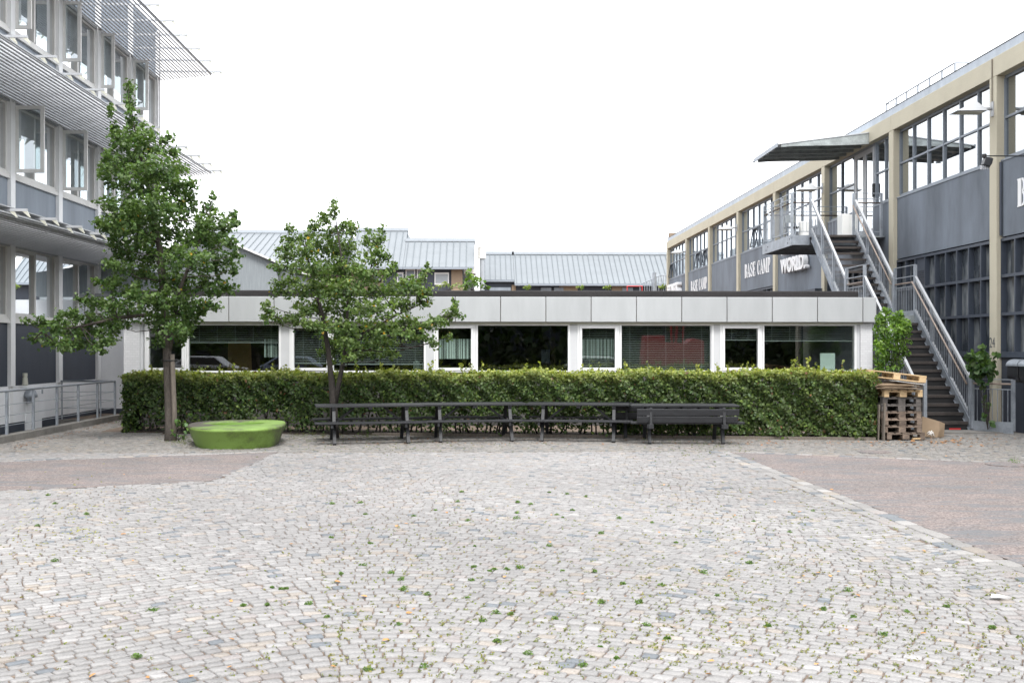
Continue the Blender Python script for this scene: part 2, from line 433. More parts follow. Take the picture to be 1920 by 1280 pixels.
def asphalt_mat():
    m, t, b = newmat("worn_red_asphalt"); L = t.links.new
    tc = N(t, "ShaderNodeTexCoord")
    n1 = N(t, "ShaderNodeTexNoise", Scale=0.8, Detail=7, Roughness=.6); L(tc.outputs['Object'], n1.inputs['Vector'])
    r1 = N(t, "ShaderNodeValToRGB"); r1.color_ramp.elements[0].position = .35; r1.color_ramp.elements[1].position = .65
    r1.color_ramp.elements[0].color = (.165, .142, .134, 1); r1.color_ramp.elements[1].color = (.215, .176, .163, 1); L(n1.outputs[0], r1.inputs[0])
    vo = N(t, "ShaderNodeTexVoronoi", Scale=55.0); L(tc.outputs['Object'], vo.inputs['Vector'])
    mr = N(t, "ShaderNodeSeparateXYZ"); L(vo.outputs['Color'], mr.inputs[0])
    mm = N(t, "ShaderNodeMapRange"); mm.inputs[3].default_value = .55; mm.inputs[4].default_value = 1.45; L(mr.outputs[0], mm.inputs[0])
    mu = N(t, "ShaderNodeVectorMath", operation='SCALE'); L(r1.outputs[0], mu.inputs[0]); L(mm.outputs[0], mu.inputs['Scale'])
    # worn-through bluish streaks
    mp = N(t, "ShaderNodeMapping"); mp.inputs['Scale'].default_value = (.55, 2.4, 1); mp.inputs['Rotation'].default_value = (0, 0, .2); L(tc.outputs['Object'], mp.inputs['Vector'])
    n2 = N(t, "ShaderNodeTexNoise", Scale=1.9, Detail=9, Roughness=.72); L(mp.outputs[0], n2.inputs['Vector'])
    r2 = N(t, "ShaderNodeValToRGB"); r2.color_ramp.elements[0].position = .49; r2.color_ramp.elements[1].position = .58; L(n2.outputs[0], r2.inputs[0])
    f2 = N(t, "ShaderNodeMath", operation='MULTIPLY'); f2.inputs[1].default_value = .75; L(r2.outputs[0], f2.inputs[0])
    mx_ = N(t, "ShaderNodeMixRGB"); mx_.inputs['Color2'].default_value = (.13, .14, .15, 1); L(f2.outputs[0], mx_.inputs[0]); L(mu.outputs[0], mx_.inputs[1])
    L(mx_.outputs[0], b.inputs['Base Color']); b.inputs['Roughness'].default_value = .92
    bp = N(t, "ShaderNodeBump", Strength=.5, Distance=.01); L(vo.outputs['Distance'], bp.inputs['Height']); L(bp.outputs[0], b.inputs['Normal'])
    return m
M['asphalt'] = asphalt_mat()
# ================================================================== GROUND
PITX0, PITX1, PITY0, PITY1 = -11.0, -9.62, 12.0, 28.35
g = MB()
xs = [-160, PITX0 - .4, PITX1, 160]; ys = [-120, PITY0, PITY1, 260]
for i in range(3):
    for j in range(3):
        if i == 1 and j == 1: continue
        g.add([(xs[i], ys[j], 0), (xs[i + 1], ys[j], 0), (xs[i + 1], ys[j + 1], 0), (xs[i], ys[j + 1], 0)], [(0, 1, 2, 3)])
tag(g.build("ground", M['joint']), kind='structure')
g = MB(); g.add([(PITX0 - .4, PITY0, -1.0), (PITX1, PITY0, -1.0), (PITX1, PITY1, -.35), (PITX0 - .4, PITY1, -.35)], [(0, 1, 2, 3)])
tag(g.build("ramp", M['concrete']), kind='structure')

asL = [gnd(*p) for p in [(-420, 880), (0, 866.5), (445, 851), (522, 847.5), (470, 872), (430, 889), (400, 902), (200, 913), (0, 921), (-420, 940)]]
asR = [gnd(*p) for p in [(1370, 848.5), (1600, 1062 - 320 * .389 + 0), (1920, 1062), (2600, 1327), (2600, 890), (1920, 870), (1600, 854)]]
# right road: straight edge from (1370,848) to (1920,1062)
asR[1] = gnd(1600, 848 + (1600 - 1370) * (1062 - 848) / 550.)
def poly_sheet(name, pts, z, mat):
    b_ = MB(); n = len(pts)
    b_.v = [(p.x, p.y, z) for p in pts]; b_.f = [tuple(range(n))]
    o = b_.build(name, mat); return o
tag(poly_sheet("asphalt_road", asL, 0.009, M['asphalt']), kind='structure')
tag(poly_sheet("asphalt_road", asR, 0.009, M['asphalt']), kind='structure')

def inpoly(x, y, poly):
    c = np.zeros(len(x), bool); n = len(poly); j = n - 1
    for i in range(n):
        xi, yi, xj, yj = poly[i].x, poly[i].y, poly[j].x, poly[j].y
        with np.errstate(divide='ignore', invalid='ignore'):
            c ^= ((yi > y) != (yj > y)) & (x < (xj - xi) * (y - yi) / (yj - yi + 1e-12) + xi)
        j = i
    return c
def topx(x, y):      # picture column of a ground point
    return 960 + F * (x * CT - y * ST) / (x * ST + y * CT)

def setts(name, x, y, a, b, phi, h, col, mat):
    n = len(x)
    ch = 0.24
    ox = np.array([1, 1, 1 - ch, -1 + ch, -1, -1, -1 + ch, 1 - ch]); oy = np.array([-1 + ch, 1 - ch, 1, 1, 1 - ch, -1 + ch, -1, -1])
    U = ox[None, :] * a[:, None]; W = oy[None, :] * b[:, None]
    U = U + rng.normal(0, .055, (n, 8)) * a[:, None]; W = W + rng.normal(0, .06, (n, 8)) * b[:, None]
    tx = rng.normal(0, .018, n); ty = rng.normal(0, .018, n)
    rings = []
    for sc, dz in ((1.0, -.02), (0.985, -.004), (0.90, 0.0)):
        u = U * sc; v = W * sc
        X = x[:, None] + u * np.cos(phi)[:, None] - v * np.sin(phi)[:, None]
        Y = y[:, None] + u * np.sin(phi)[:, None] + v * np.cos(phi)[:, None]
        Z = (h[:, None] + dz + u * tx[:, None] + v * ty[:, None])
        rings.append(np.stack([X, Y, Z], -1))
    V = np.stack(rings, 1).reshape(n * 24, 3)
    q = []
    for r_ in range(2):
        for k in range(8):
            q.append((r_ * 8 + k, r_ * 8 + (k + 1) % 8, (r_ + 1) * 8 + (k + 1) % 8, (r_ + 1) * 8 + k))
    q += [(16, 17, 18, 19), (16, 19, 20, 23), (20, 21, 22, 23)]
    q = np.array(q)
    Q = (q[None] + (np.arange(n) * 24)[:, None, None]).reshape(-1, 4)
    C = np.repeat(col, 24, axis=0)
    return quads_mesh(name, V, Q, mat, col=C, smooth=True)

def stone_cols(n, base, spread=.07, blue=.028, warm=.07):
    c = np.tile(np.array(base), (n, 1)) * rng.normal(1, spread, (n, 1)).clip(.6, 1.35)
    r_ = rng.random(n)
    m_ = r_ < blue; c[m_] *= np.array([.62, .69, .76])
    m_ = (r_ > 1 - warm); c[m_] *= np.array([1.10, 1.02, .93])
    m_ = (r_ > .5) & (r_ < .56); c[m_] *= np.array([1.02, .97, .955])
    m_ = (r_ > .56) & (r_ < .60); c[m_] *= 1.16
    return c
# ---- main square: courses laid in shallow arcs
P = 0.109
def garc(X, v):
    return -1.9 * (1 - np.cos(2 * np.pi * (X + .35 + .10 * (v - 8)) / 8.6)) / 2 + .10 * np.sin(X * 1.7 + v * .5)
def dgarc(X, v):
    return (garc(X + .02, v) - garc(X - .02, v)) / .04
xs_, ys_, ph_ = [], [], []
v = 4.6
while v < 21.4:
    hw = max(4.4, 0.58 * v + .8) + 1.4
    X = -hw + rng.random() * .1; row = []
    while X < hw:
        sl = dgarc(X, v); c_ = 1 / math.sqrt(1 + sl * sl)
        row.append(X); X += (P * 1.06 * rng.uniform(.86, 1.22)) * c_
    row = np.array(row); wd = np.diff(row, append=row[-1] + P)
    xc = row + wd / 2; sl = dgarc(xc, v)
    xs_.append(np.stack([xc, v + garc(xc, v) + rng.normal(0, .005, len(xc)), wd * np.sqrt(1 + sl * sl), np.arctan(sl), np.full(len(xc), P) / np.sqrt(1 + sl * sl)], 1))
    v += P * rng.uniform(.95, 1.05)
A = np.concatenate(xs_)
depth = A[:, 0] * ST + A[:, 1] * CT; pxs = topx(A[:, 0], A[:, 1])
keep = (pxs > -420) & (pxs < 2340) & (depth > 4.9)
# far border of the square
far = np.interp(pxs, [-60, 522, 1370, 1980], [19.5, 19.35, 19.3, 16.0])
keep &= (A[:, 1] < far)
keep &= ~inpoly(A[:, 0], A[:, 1], asL) & ~inpoly(A[:, 0], A[:, 1], asR)
# kerb slabs run along the road edge: leave their strip free
e0 = asR[0]; e1 = asR[2]; ev = (e1 - e0); ev.z = 0; el = ev.length; ev.normalize(); en = Vector((ev.y, -ev.x, 0))
dd = (A[:, 0] - e0.x) * en.x + (A[:, 1] - e0.y) * en.y; al = (A[:, 0] - e0.x) * ev.x + (A[:, 1] - e0.y) * ev.y
# en points to one side; the square lies on the other
sgn = 1 if ((0 - e0.x) * en.x + (8 - e0.y) * en.y) > 0 else -1
keep &= ~((dd * sgn < .36) & (dd * sgn > -.1) & (al > -.3))
A = A[keep]; n = len(A)
colr = stone_cols(n, (0.258, 0.250, 0.245))
colr *= (1 + .05 * np.sin(A[:, 0] * .9 + 1.3 * np.sin(A[:, 1] * .5)) + .04 * np.sin(A[:, 1] * 1.1 + A[:, 0] * .6))[:, None]
setA = setts("cobbled_square", A[:, 0], A[:, 1], A[:, 2] / 2 * .925, A[:, 4] / 2 * .875, A[:, 3], rng.normal(.0125, .0024, n), colr, M['sett'])
tag(setA, kind='structure')
# ---- road edge slabs
xa, ya, aa, bb, pp = [], [], [], [], []
for row_, off in enumerate((.09, .265)):
    s_ = -.2
    while s_ < el + 1.2:
        ln = rng.uniform(.18, .34) if row_ == 0 else rng.uniform(.15, .26)
        p = e0 + ev * (s_ + ln / 2) + en * (sgn * off)
        xa.append(p.x); ya.append(p.y); aa.append(ln / 2 * .95); bb.append(.082); pp.append(math.atan2(ev.y, ev.x)); s_ += ln
# left road edges
for (p0, p1, sg) in ((asL[1], asL[3], 1), (asR[0], asR[5], 1)):
    d_ = p1 - p0; L_ = d_.length; d_.normalize(); nn = Vector((-d_.y, d_.x, 0)) * sg
    s_ = 0
    while s_ < L_:
        ln = rng.uniform(.16, .28)
        p = p0 + d_ * (s_ + ln / 2) + nn * .075
        xa.append(p.x); ya.append(p.y); aa.append(ln / 2 * .95); bb.append(.07); pp.append(math.atan2(d_.y, d_.x)); s_ += ln
n = len(xa)
kc = stone_cols(n, (0.262, 0.252, 0.243), .10, .10, .10)
tag(setts("kerb_stones", np.array(xa), np.array(ya), np.array(aa), np.array(bb), np.array(pp), rng.normal(.017, .002, n), kc, M['sett']), kind='structure')
# ---- pavement in fans beyond the road
xs_ = []
Pf = .098
v = 17.2
def gf(X, v):
    return .34 * np.abs(np.sin(np.pi * (X + .3) / 1.5)) + .03 * np.sin(3 * X + v)
def dgf(X, v): return (gf(X + .01, v) - gf(X - .01, v)) / .02
while v < 30.5:
    hw = .55 * v + 1
    X = -hw; row = []
    while X < hw:
        sl = dgf(X, v); row.append(X); X += Pf * rng.uniform(.85, 1.2) / math.sqrt(1 + min(sl * sl, .6))
    row = np.array(row); wd = np.diff(row, append=row[-1] + Pf); xc = row + wd / 2; sl = np.clip(dgf(xc, v), -.8, .8)
    xs_.append(np.stack([xc, v + gf(xc, v), wd * np.sqrt(1 + sl * sl), np.arctan(sl), np.full(len(xc), Pf) / np.sqrt(1 + sl * sl)], 1))
    v += Pf
A = np.concatenate(xs_)
pxs = topx(A[:, 0], A[:, 1])
far2 = np.interp(pxs, [-60, 522, 1370, 1980], [19.5, 19.35, 19.3, 16.0])
keep = (pxs > -300) & (pxs < 2250) & (A[:, 1] > far2 + .06)
keep &= ~inpoly(A[:, 0], A[:, 1], asL) & ~inpoly(A[:, 0], A[:, 1], asR)
keep &= ~((A[:, 0] < PITX1 + .22)) & (A[:, 0] < 12.05)
keep &= ~((A[:, 1] > 24.3) & (A[:, 0] > -8.6))
keep &= ~((A[:, 1] > 23.6) & (A[:, 0] > -7.0))
keep[(A[:, 0] > 8.0) & (A[:, 0] < 12.05) & (A[:, 1] < 27) & (A[:, 1] > far2 + .06) & (pxs < 1990)] = True
A = A[keep]; n = len(A)
tag(setts("pavement", A[:, 0], A[:, 1], A[:, 2] / 2 * .92, A[:, 4] / 2 * .92, A[:, 3], rng.normal(.012, .003, n),
          stone_cols(n, (0.215, 0.205, 0.192), .10, .05, .08), M['sett']), kind='structure')
# tar patches and covers on the road
def blob(name, c, rx, ry, z, mat, n=26, rough=.28, seed=0):
    r2 = np.random.default_rng(seed); ph = r2.random(5) * 6.28
    pts = []
    for k in range(n):
        a = 2 * math.pi * k / n
        q = 1 + rough * sum(math.sin((j + 2) * a + ph[j]) / (j + 1.5) for j in range(5))
        pts.append(Vector((c.x + rx * q * math.cos(a), c.y + ry * q * math.sin(a), 0)))
    return poly_sheet(name, pts, z, mat)
tb = MB()
for i, (px, py, rx, ry) in enumerate([(1521, 870, .22, .12), (1540, 894, .2, .13), (1610, 877, .3, .16), (1670, 892, .28, .12), (1760, 893, .3, .14), (1835, 924, .26, .2), (1860, 1010, .35, .16),
                       (1700, 962, .4, .14), (1405, 850, .16, .1), (300, 886, .3, .2), (370, 857, .3, .14), (60, 870, .2, .14), (1640, 944, .25, .07)]):
    c = gnd(px, py)
    for k in range(26):
        q = c + Vector((rng.normal(0, rx * .6), rng.normal(0, ry * .5), 0)); r2 = np.random.default_rng(i * 20 + k); m_ = 9; pts = []
        rr = rng.uniform(.008, .045)
        for j in range(m_):
            a = 2 * math.pi * j / m_; qq = r2.uniform(.5, 1.2)
            pts.append((q.x + rr * 1.8 * qq * math.cos(a), q.y + rr * qq * math.sin(a), .0125 + k * .0003))
        tb.add(pts, [tuple(range(m_))])
tb = None
for i, (px, py, rr, lb) in enumerate([(1640, 848.5, .30, "round reddish drain cover in the cobbles in front of the pallet stack"), (1888, 872, .33, "dark reddish drain cover at the far edge of the right road")]):
    c = gnd(px, py); b_ = MB()
    b_.lathe([(0.001, .022), (rr * .9, .022), (rr * .92, .018), (rr * .95, .022), (rr, .022), (rr, .0)], (c.x, c.y, 0), 36)
    tag(b_.build("drain_cover", M['asphalt']), lb, "drain cover", "drain covers")

# ================================================================== OFFICE BUILDING (left)
XL = -11.0
pxp = [15, 106, 178, 240, 297]
BY = 2.86; Y0L = atX(15, 400, XL).y
rowsY = [Y0L + BY * k for k in range(-3, 5)]          # pillar positions (left edges)
YEND = atX(297, 400, XL).y
YG = atX(187, 600, XL).y
off_ = thing("office_building", (XL - 4, 25, 0), "white and blue-grey three storey office block with louvred sun shades and open windows", "building")
ZS = [2.57, 5.95, 9.34, 12.75]        # sill levels
ZT = [4.30, 7.66, 11.05]              # window head levels
body = MB(); body.box(XL - 9, XL - 3.2, rowsY[0] - 6, YEND - .05, -1.2, 12.9)
body.build("inner_wall", M['interior'], off_)
b_ = MB()
for z in (2.45, 5.75, 9.15, 12.6): b_.box(XL - 3.3, XL - .25, rowsY[0] - 6, YEND - .06, z - .15, z + .1)
b_.box(XL - 3.3, XL - .2, YEND - .2, YEND - .03, 0, 12.8)
b_.build("floor_slab", M['offwhite'], off_)
b_ = MB(); b_.box(XL - .25, XL, rowsY[0] - 6, YG + .03, .13, 1.0); b_.build("base_wall", M['whitewall'], off_)
b_ = MB(); b_.box(XL - .24, XL - .02, rowsY[0] - 6, YG + .03, -1.2, .13); b_.build("plinth", M['navy'], off_)
# cellar door
y0 = atX(48, 800, XL).y; y1 = atX(77, 800, XL).y
dr = MB(); dr.box(XL - .05, XL + .02, y0, y1, -.9, .95); dr = dr.build("door", M['whitewall'], off_)
hb = MB(); hb.tube([(XL + .02, y0 + .12, -.18), (XL + .07, y0 + .12, -.18), (XL + .07, y0 + .3, -.2)], .012); hb.build("handle", M['galv'], dr)
for z in (.75, -.35):
    hb = MB(); hb.box(XL + .02, XL + .04, y1 - .02, y1 + .03, z, z + .1); hb.build("hinge", M['galv'], dr)
pb_first = True
for k, yy in enumerate(rowsY + [YEND - .12]):
    if yy > YEND: continue
    zb = 1.0 if yy < YG + .1 else 4.2
    b_ = MB(); wd = .24 if yy < YEND - .3 else .2
    b_.box(XL - .2, XL + .07, yy, min(yy + wd, YEND), zb, 12.7)
    if yy < YG + .1: b_.box(XL - .02, XL + .03, yy + .03, yy + wd - .03, .14, 1.0)
    b_.build("pillar", M['white'], off_)
bays = [(rowsY[k] + .24, rowsY[k + 1]) for k in range(len(rowsY) - 1) if rowsY[k] < YEND - .5]
bays = [(a, min(b, YEND - .12)) for a, b in bays if min(b, YEND - .12) - a > .6]
def window_frame(b_, X0, X1, ya, yb, z0, z1, w=.07):
    b_.box(X0, X1, ya, yb, z0, z0 + w); b_.box(X0, X1, ya, yb, z1 - w, z1)
    b_.box(X0, X1, ya, ya + w, z0 + w, z1 - w); b_.box(X0, X1, yb - w, yb, z0 + w, z1 - w)
open_px = {(1, 15): 83, (1, 106): 164, (1, 178): 215, (2, 15): 59, (2, 106): 152, (2, 178): 215, (2, 240): 278, (1, 240): 268}
for fl in range(3):
    for (ya, yb) in bays:
        if fl == 0 and ya > YG: continue
        z0, z1 = ZS[fl], ZT[fl]
        # spandrel below the window
        zb = 1.0 if fl == 0 else ZT[fl - 1] + .05
        sp = MB(); sp.box(XL - .12, XL - .015, ya, yb, zb + (.03 if fl else .0), z0 - .09)
        sp.build("spandrel_panel", M['navy'] if fl == 0 else M['slatelight'], off_)
        fr = MB()
        fr.box(XL - .14, XL + .05, ya, yb, z0 - .09, z0 - .02)       # sill
        fr.box(XL - .14, XL + .02, ya, yb, z0 - .02, z0 + .05)
        window_frame(fr, XL - .16, XL - .03, ya, yb, z0 + .05, z1 - .0, .06)
        ym = ya + (yb - ya) * .5
        fr.box(XL - .16, XL - .02, ym - .05, ym + .05, z0 + .11, z1 - .06)
        fro = fr.build("window", M['offwhite'], off_)
        gl = MB(); gl.box(XL - .10, XL - .09, ym + .05, yb - .06, z0 + .11, z1 - .06)
        k0 = min([(abs(atX(p, 400, XL).y + .24 - ya), p) for p in (15, 106, 178, 240)])
        key = (fl, k0[1]) if k0[0] < .5 else None
        isopen = key in open_px
        gl.box(XL - .12, XL - .11, ya + .07, ym - .05, z0 + .11, z1 - .06) if isopen else None
        if not isopen:
            gl.box(XL - .08, XL - .07, ya + .12, ym - .1, z0 + .16, z1 - .12)
            sh = MB(); window_frame(sh, XL - .09, XL + .0, ya + .05, ym + .03, z0 + .06, z1 - .03, .09); sh.build("sash", M['offwhite'], fro)
        gl.build("pane", M['glassL'], fro)
        if isopen:                          # sash swung out from its near jamb
            h0 = Vector((XL + .05, ya + .03, 0)); wdt = PT(open_px[key], 400, h0.x * ST + h0.y * CT).x - h0.x
            a = R(91)
            Mx = Matrix.Translation((h0.x, h0.y, 0)) @ Matrix.Rotation(-a, 4, 'Z')
            sh = MB(Mx); window_frame(sh, -.03, .03, 0, wdt, z0 + .08, z1 - .05, .085); so = sh.build("open_sash", M['offwhite'], fro)
            gp = MB(Mx); gp.box(-.005, .005, .08, wdt - .08, z0 + .16, z1 - .13); gp.build("pane", M['glassL'], so)
        # pale curtain / blind visible inside
        cu = MB(); y_ = ya + .15
        cu.box(XL - .6, XL - .5, ym + .08, ym + .35, z0 + .1, z1 - .1); cu.build("curtain", M['curtain'], fro)
        cu = MB(); cu.box(XL - .9, XL - .8, ya + .25, ya + .4, z0, z1); cu.build("curtain", M['curtain'], fro)
# top parapet
b_ = MB(); b_.box(XL - .2, XL - .02, rowsY[0] - 6, YEND - .02, 11.1, 12.8); b_.build("parapet", M['slatelight'], off_)
# louvred sun shades
for fl, z in enumerate((4.42, 7.80, 11.18)):
    ye = YEND - .05 if fl else YG + 1.2
    ys0 = rowsY[0] - 2
    sl = MB()
    n_s = 17
    for k in range(n_s):
        x = XL + .12 + k * (1.66 / (n_s - 1))
        zz = z + .012 * (k - 7)
        Mx = Matrix.Translation((x, 0, zz)) @ Matrix.Rotation(R(47 if fl < 2 else 40), 4, 'Y')
        for (a_, b2) in ((ys0, ye),):
            sl.box(-.055, .052, a_, b2, -.008, .008, Mx); sl.box(.008, .052, a_, b2, -.052, -.043, Matrix.Translation((x, 0, zz)))
    so = sl.build("louvre_awning", M['slat'], off_)
    e_ = MB(); e_.bar((XL + 1.84, ys0, z + .10), (XL + 1.84, ye - .05, z + .10), .04, .03)
    if fl == 0: e_.bar((XL + 1.7, ys0, z + .22), (XL + 1.7, ye - .05, z + .22), .34, .02)
    e_.bar((XL + .02, ys0, z - .10), (XL + .02, ye - .05, z - .10), .05, .10)
    e_.build("edge_rail", M['bracket'], so)
    yb_ = Y0L - BY * 3 + .1
    while yb_ < ye:
        br = MB(); br.box(XL + .05, XL + 2.2, yb_ - .02, yb_ + .02, z + .14, z + .19)
        bo = br.build("bracket", M['bracket'], so)
        for x in (XL + 1.95, XL + 2.2):
            gs = MB(); gs.prism([(x - .10, yb_ - .012, z + .14), (x + .0, yb_ - .012, z + .14), (x + .06, yb_ - .012, z + .02), (x + .04, yb_ - .012, z + .02)], (0, .024, 0))
            gs.build("gusset", M['gusset'], bo)
        yb_ += BY / 2
# lights on the base wall
c = atX(48, 742, XL); ltb = MB(Matrix.Translation((XL + .0, c.y, c.z)))
ltb.lathe([(.001, .17), (.06, .16), (.12, .12), (.155, .04), (.16, -.03), (.10, -.05), (.09, -.14), (.05, -.17), (.001, -.17)], (.12, 0, 0), 16)
tag(ltb.build("wall_lamp", M['galv'], smooth=True), "grey domed bulkhead lamp on the white base wall of the office", "wall lamp", "lamps on the office base wall")
c = atX(47, 711, XL + .1); ltb = MB(Matrix.Translation((c.x, c.y, c.z)))
ltb.lathe([(.001, .15), (.055, .15), (.055, .07), (.04, .06), (.055, .05), (.07, -.12), (.05, -.15), (.001, -.15)], (0, 0, 0), 14)
tag(ltb.build("wall_lamp", M['gusset'], smooth=False), "small beige cylinder lamp with white cap fixed below the dark office panel", "wall lamp", "lamps on the office base wall")

# ---- kerb wall and railing of the cellar ramp
ka = gnd(-60, 848); kb = gnd(212, 791.5)
kl = thing("retaining_wall", (PITX1, 20, 0), "low concrete edging wall along the cellar ramp on the left", "wall")
b_ = MB(); b_.box(PITX1 - .02, PITX1 + .20, 13, PITY1, -1.1, .15); b_.build("edge_wall", M['concrete'], kl, bevel=.01)
b_ = MB(); b_.box(-10.99, PITX1 - .02, PITY1 - .18, PITY1, -1.1, .03); b_.build("end_wall", M['concrete'], kl)
b_ = MB(); b_.box(PITX1 + .02, PITX1 + .22, PITY1 + .02, PITY1 + .2, 0, .14); b_.build("stone_block", M['palletgrey'], kl, bevel=.01)
rl = thing("railing", (PITX1 + .09, 20, .15), "grey steel railing with thin horizontal rods along the cellar ramp", "railing")
XR = PITX1 + .09
HR = 1.03
b_ = MB(); b_.tube([(XR, 12.5, HR), (XR, PITY1 - .1, HR), (-10.95, PITY1 - .1, HR)], .024, 10); b_.build("top_rail", M['galv'], rl, smooth=True)
b_ = MB()
for z in (.33, .53, .75):
    b_.tube([(XR, 12.5, z), (XR, PITY1 - .1, z), (-10.95, PITY1 - .1, z)], .008, 6)
b_.build("rods", M['galv'], rl)
for k in range(11):
    y_ = PITY1 - .1 - k * 1.28
    if k == 0: y_ = PITY1 - .1
    b_ = MB(); b_.box(XR - .022, XR + .022, y_ - .03, y_ + .03, .1, HR - .02); b_.build("post", M['galv'], rl)
for x in (-9.9, -10.9):
    b_ = MB(); b_.box(x - .012, x + .012, PITY1 - .12, PITY1 - .08, .03 if x > -10.5 else -.3, HR - .02); b_.build("post", M['galv'], rl)

# ================================================================== LINK BUILDING between office and pavilion
YK = 31.3
lk = thing("link_building", (-9.5, YK, 0), "white walled link with blue-grey board cladding between office and pavilion, behind the tall tree", "building")
p = lambda px, py: atY(px, py, YK)
b_ = MB(); q = p(187, 562); b_.box(XL - .3, -6.5, YK, YK + .2, .14, q.z); b_.build("wall", M['whitewall'], lk)
b_ = MB(); b_.box(XL - .3, -6.5, YK - .02, YK, 0.0, .14); b_.build("plinth", M['navy'], lk)
b_ = MB(); b_.prism([p(184, 556), p(300, 556), p(300, 512), p(219, 500), p(184, 492)], (0, .3, 0)); b_.build("cladding", M['clad'], lk)
b_ = MB(); b_.box(p(186, 0).x, p(216, 0).x, YK - .35, YK - .02, p(0, 558).z, p(0, 551).z); b_.build("gutter", M['bracket'], lk)
b_ = MB(); b_.tube([(p(221, 0).x, YK - .06, 3.4), (p(221, 0).x, YK - .06, p(0, 500).z)], .045); b_.build("downpipe", M['galvdark'], lk)

# ================================================================== PAVILION (low building)
YP = 26.0
pv = thing("pavilion", (0.4, YP, 0), "long low flat-roofed pavilion with pale grey fascia panels, black roof edge and white framed windows", "building")
Q = lambda px, py: atY(px, py, YP)
xl, xr = Q(232, 0).x, Q(1640, 0).x
zf1, zf0 = Q(0, 555.5).z, Q(0, 603).z
# fascia panels
edges = [1614.3 - 84.5 * k for k in range(0, 17)]
edges = [1640] + [e for e in edges if e > 250] + [232]
for a_, b2 in zip(edges[1:], edges[:-1]):
    xa_, xb_ = Q(a_, 0).x + .008, Q(b2, 0).x - .008
    m_ = MB(); m_.box(xa_, xb_, YP - .14, YP - .10, zf0, zf1); m_.build("fascia_panel", M['fascia'], pv, bevel=.010)
m_ = MB(); m_.box(xl + .02, xr - .02, YP - .10, YP + .3, zf0 + .02, zf1 - .02); m_.build("fascia_backing", M['concrete'], pv)
# roof felt upstand
xf = PT(1613, 540, 26.5).x
m_ = MB(); m_.box(xl + .05, xf, YP + .32, YP + .5, zf1 - .05, atY(0, 543, YP + .32).z); m_.build("roof_edge", M['felt'], pv, bevel=.03)
m_ = MB(); m_.box(xl + .1, xr - .15, YP + .3, YP + 10, 3.0, 3.13); m_.build("roof", M['felt'], pv)
# joints in the felt
m_ = MB()
for px in (911, 1250): m_.box(Q(px, 0).x, Q(px, 0).x + .02, YP + .30, YP + .33, zf1 - .02, 3.28)
m_.build("roof_edge_joint", M['rubber'], pv)
# soffit strip
m_ = MB(); m_.box(xl + .3, xr - .3, YP - .02, YP + .05, Q(0, 607).z, zf0 + .03); m_.build("soffit_trim", M['gusset'], pv)
# walls: ends, back, sill wall
m_ = MB(); m_.box(xl, Q(262, 0).x, YP, YP + .35, 0, zf0 + .02); m_.build("end_pier", M['whitebrick'], pv)
m_ = MB(); m_.box(Q(1613.5, 0).x, Q(1636, 0).x, YP, YP + .35, 0, zf0 + .02); m_.build("end_pier", M['whitebrick'], pv)
m_ = MB(); m_.box(xl, xl + .2, YP + .35, YP + 9, 0, 3.0); m_.box(Q(1636, 0).x - .2, Q(1636, 0).x, YP + .35, YP + 9, 0, 3.0); m_.build("side_wall", M['whitebrick'], pv)
m_ = MB(); m_.box(Q(262, 0).x, Q(1613.5, 0).x, YP + .04, YP + .3, 0, 1.28); m_.build("sill_wall", M['basewall'], pv)
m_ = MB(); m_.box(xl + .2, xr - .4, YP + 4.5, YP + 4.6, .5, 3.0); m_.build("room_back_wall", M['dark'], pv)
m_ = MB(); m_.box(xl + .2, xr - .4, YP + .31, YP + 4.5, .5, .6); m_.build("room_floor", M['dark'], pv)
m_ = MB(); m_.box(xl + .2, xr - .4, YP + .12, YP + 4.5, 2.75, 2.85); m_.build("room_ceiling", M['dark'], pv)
m_ = MB(); m_.box(Q(262, 0).x, Q(1613.5, 0).x, YP + .08, YP + .12, 2.46, 2.75); m_.build("head_board", M['offwhite'], pv)
zb, zt = 1.30, Q(0, 606).z
starts = [277, 549, 820, 1090, 1358]
def xq(px): return Q(px, 0).x
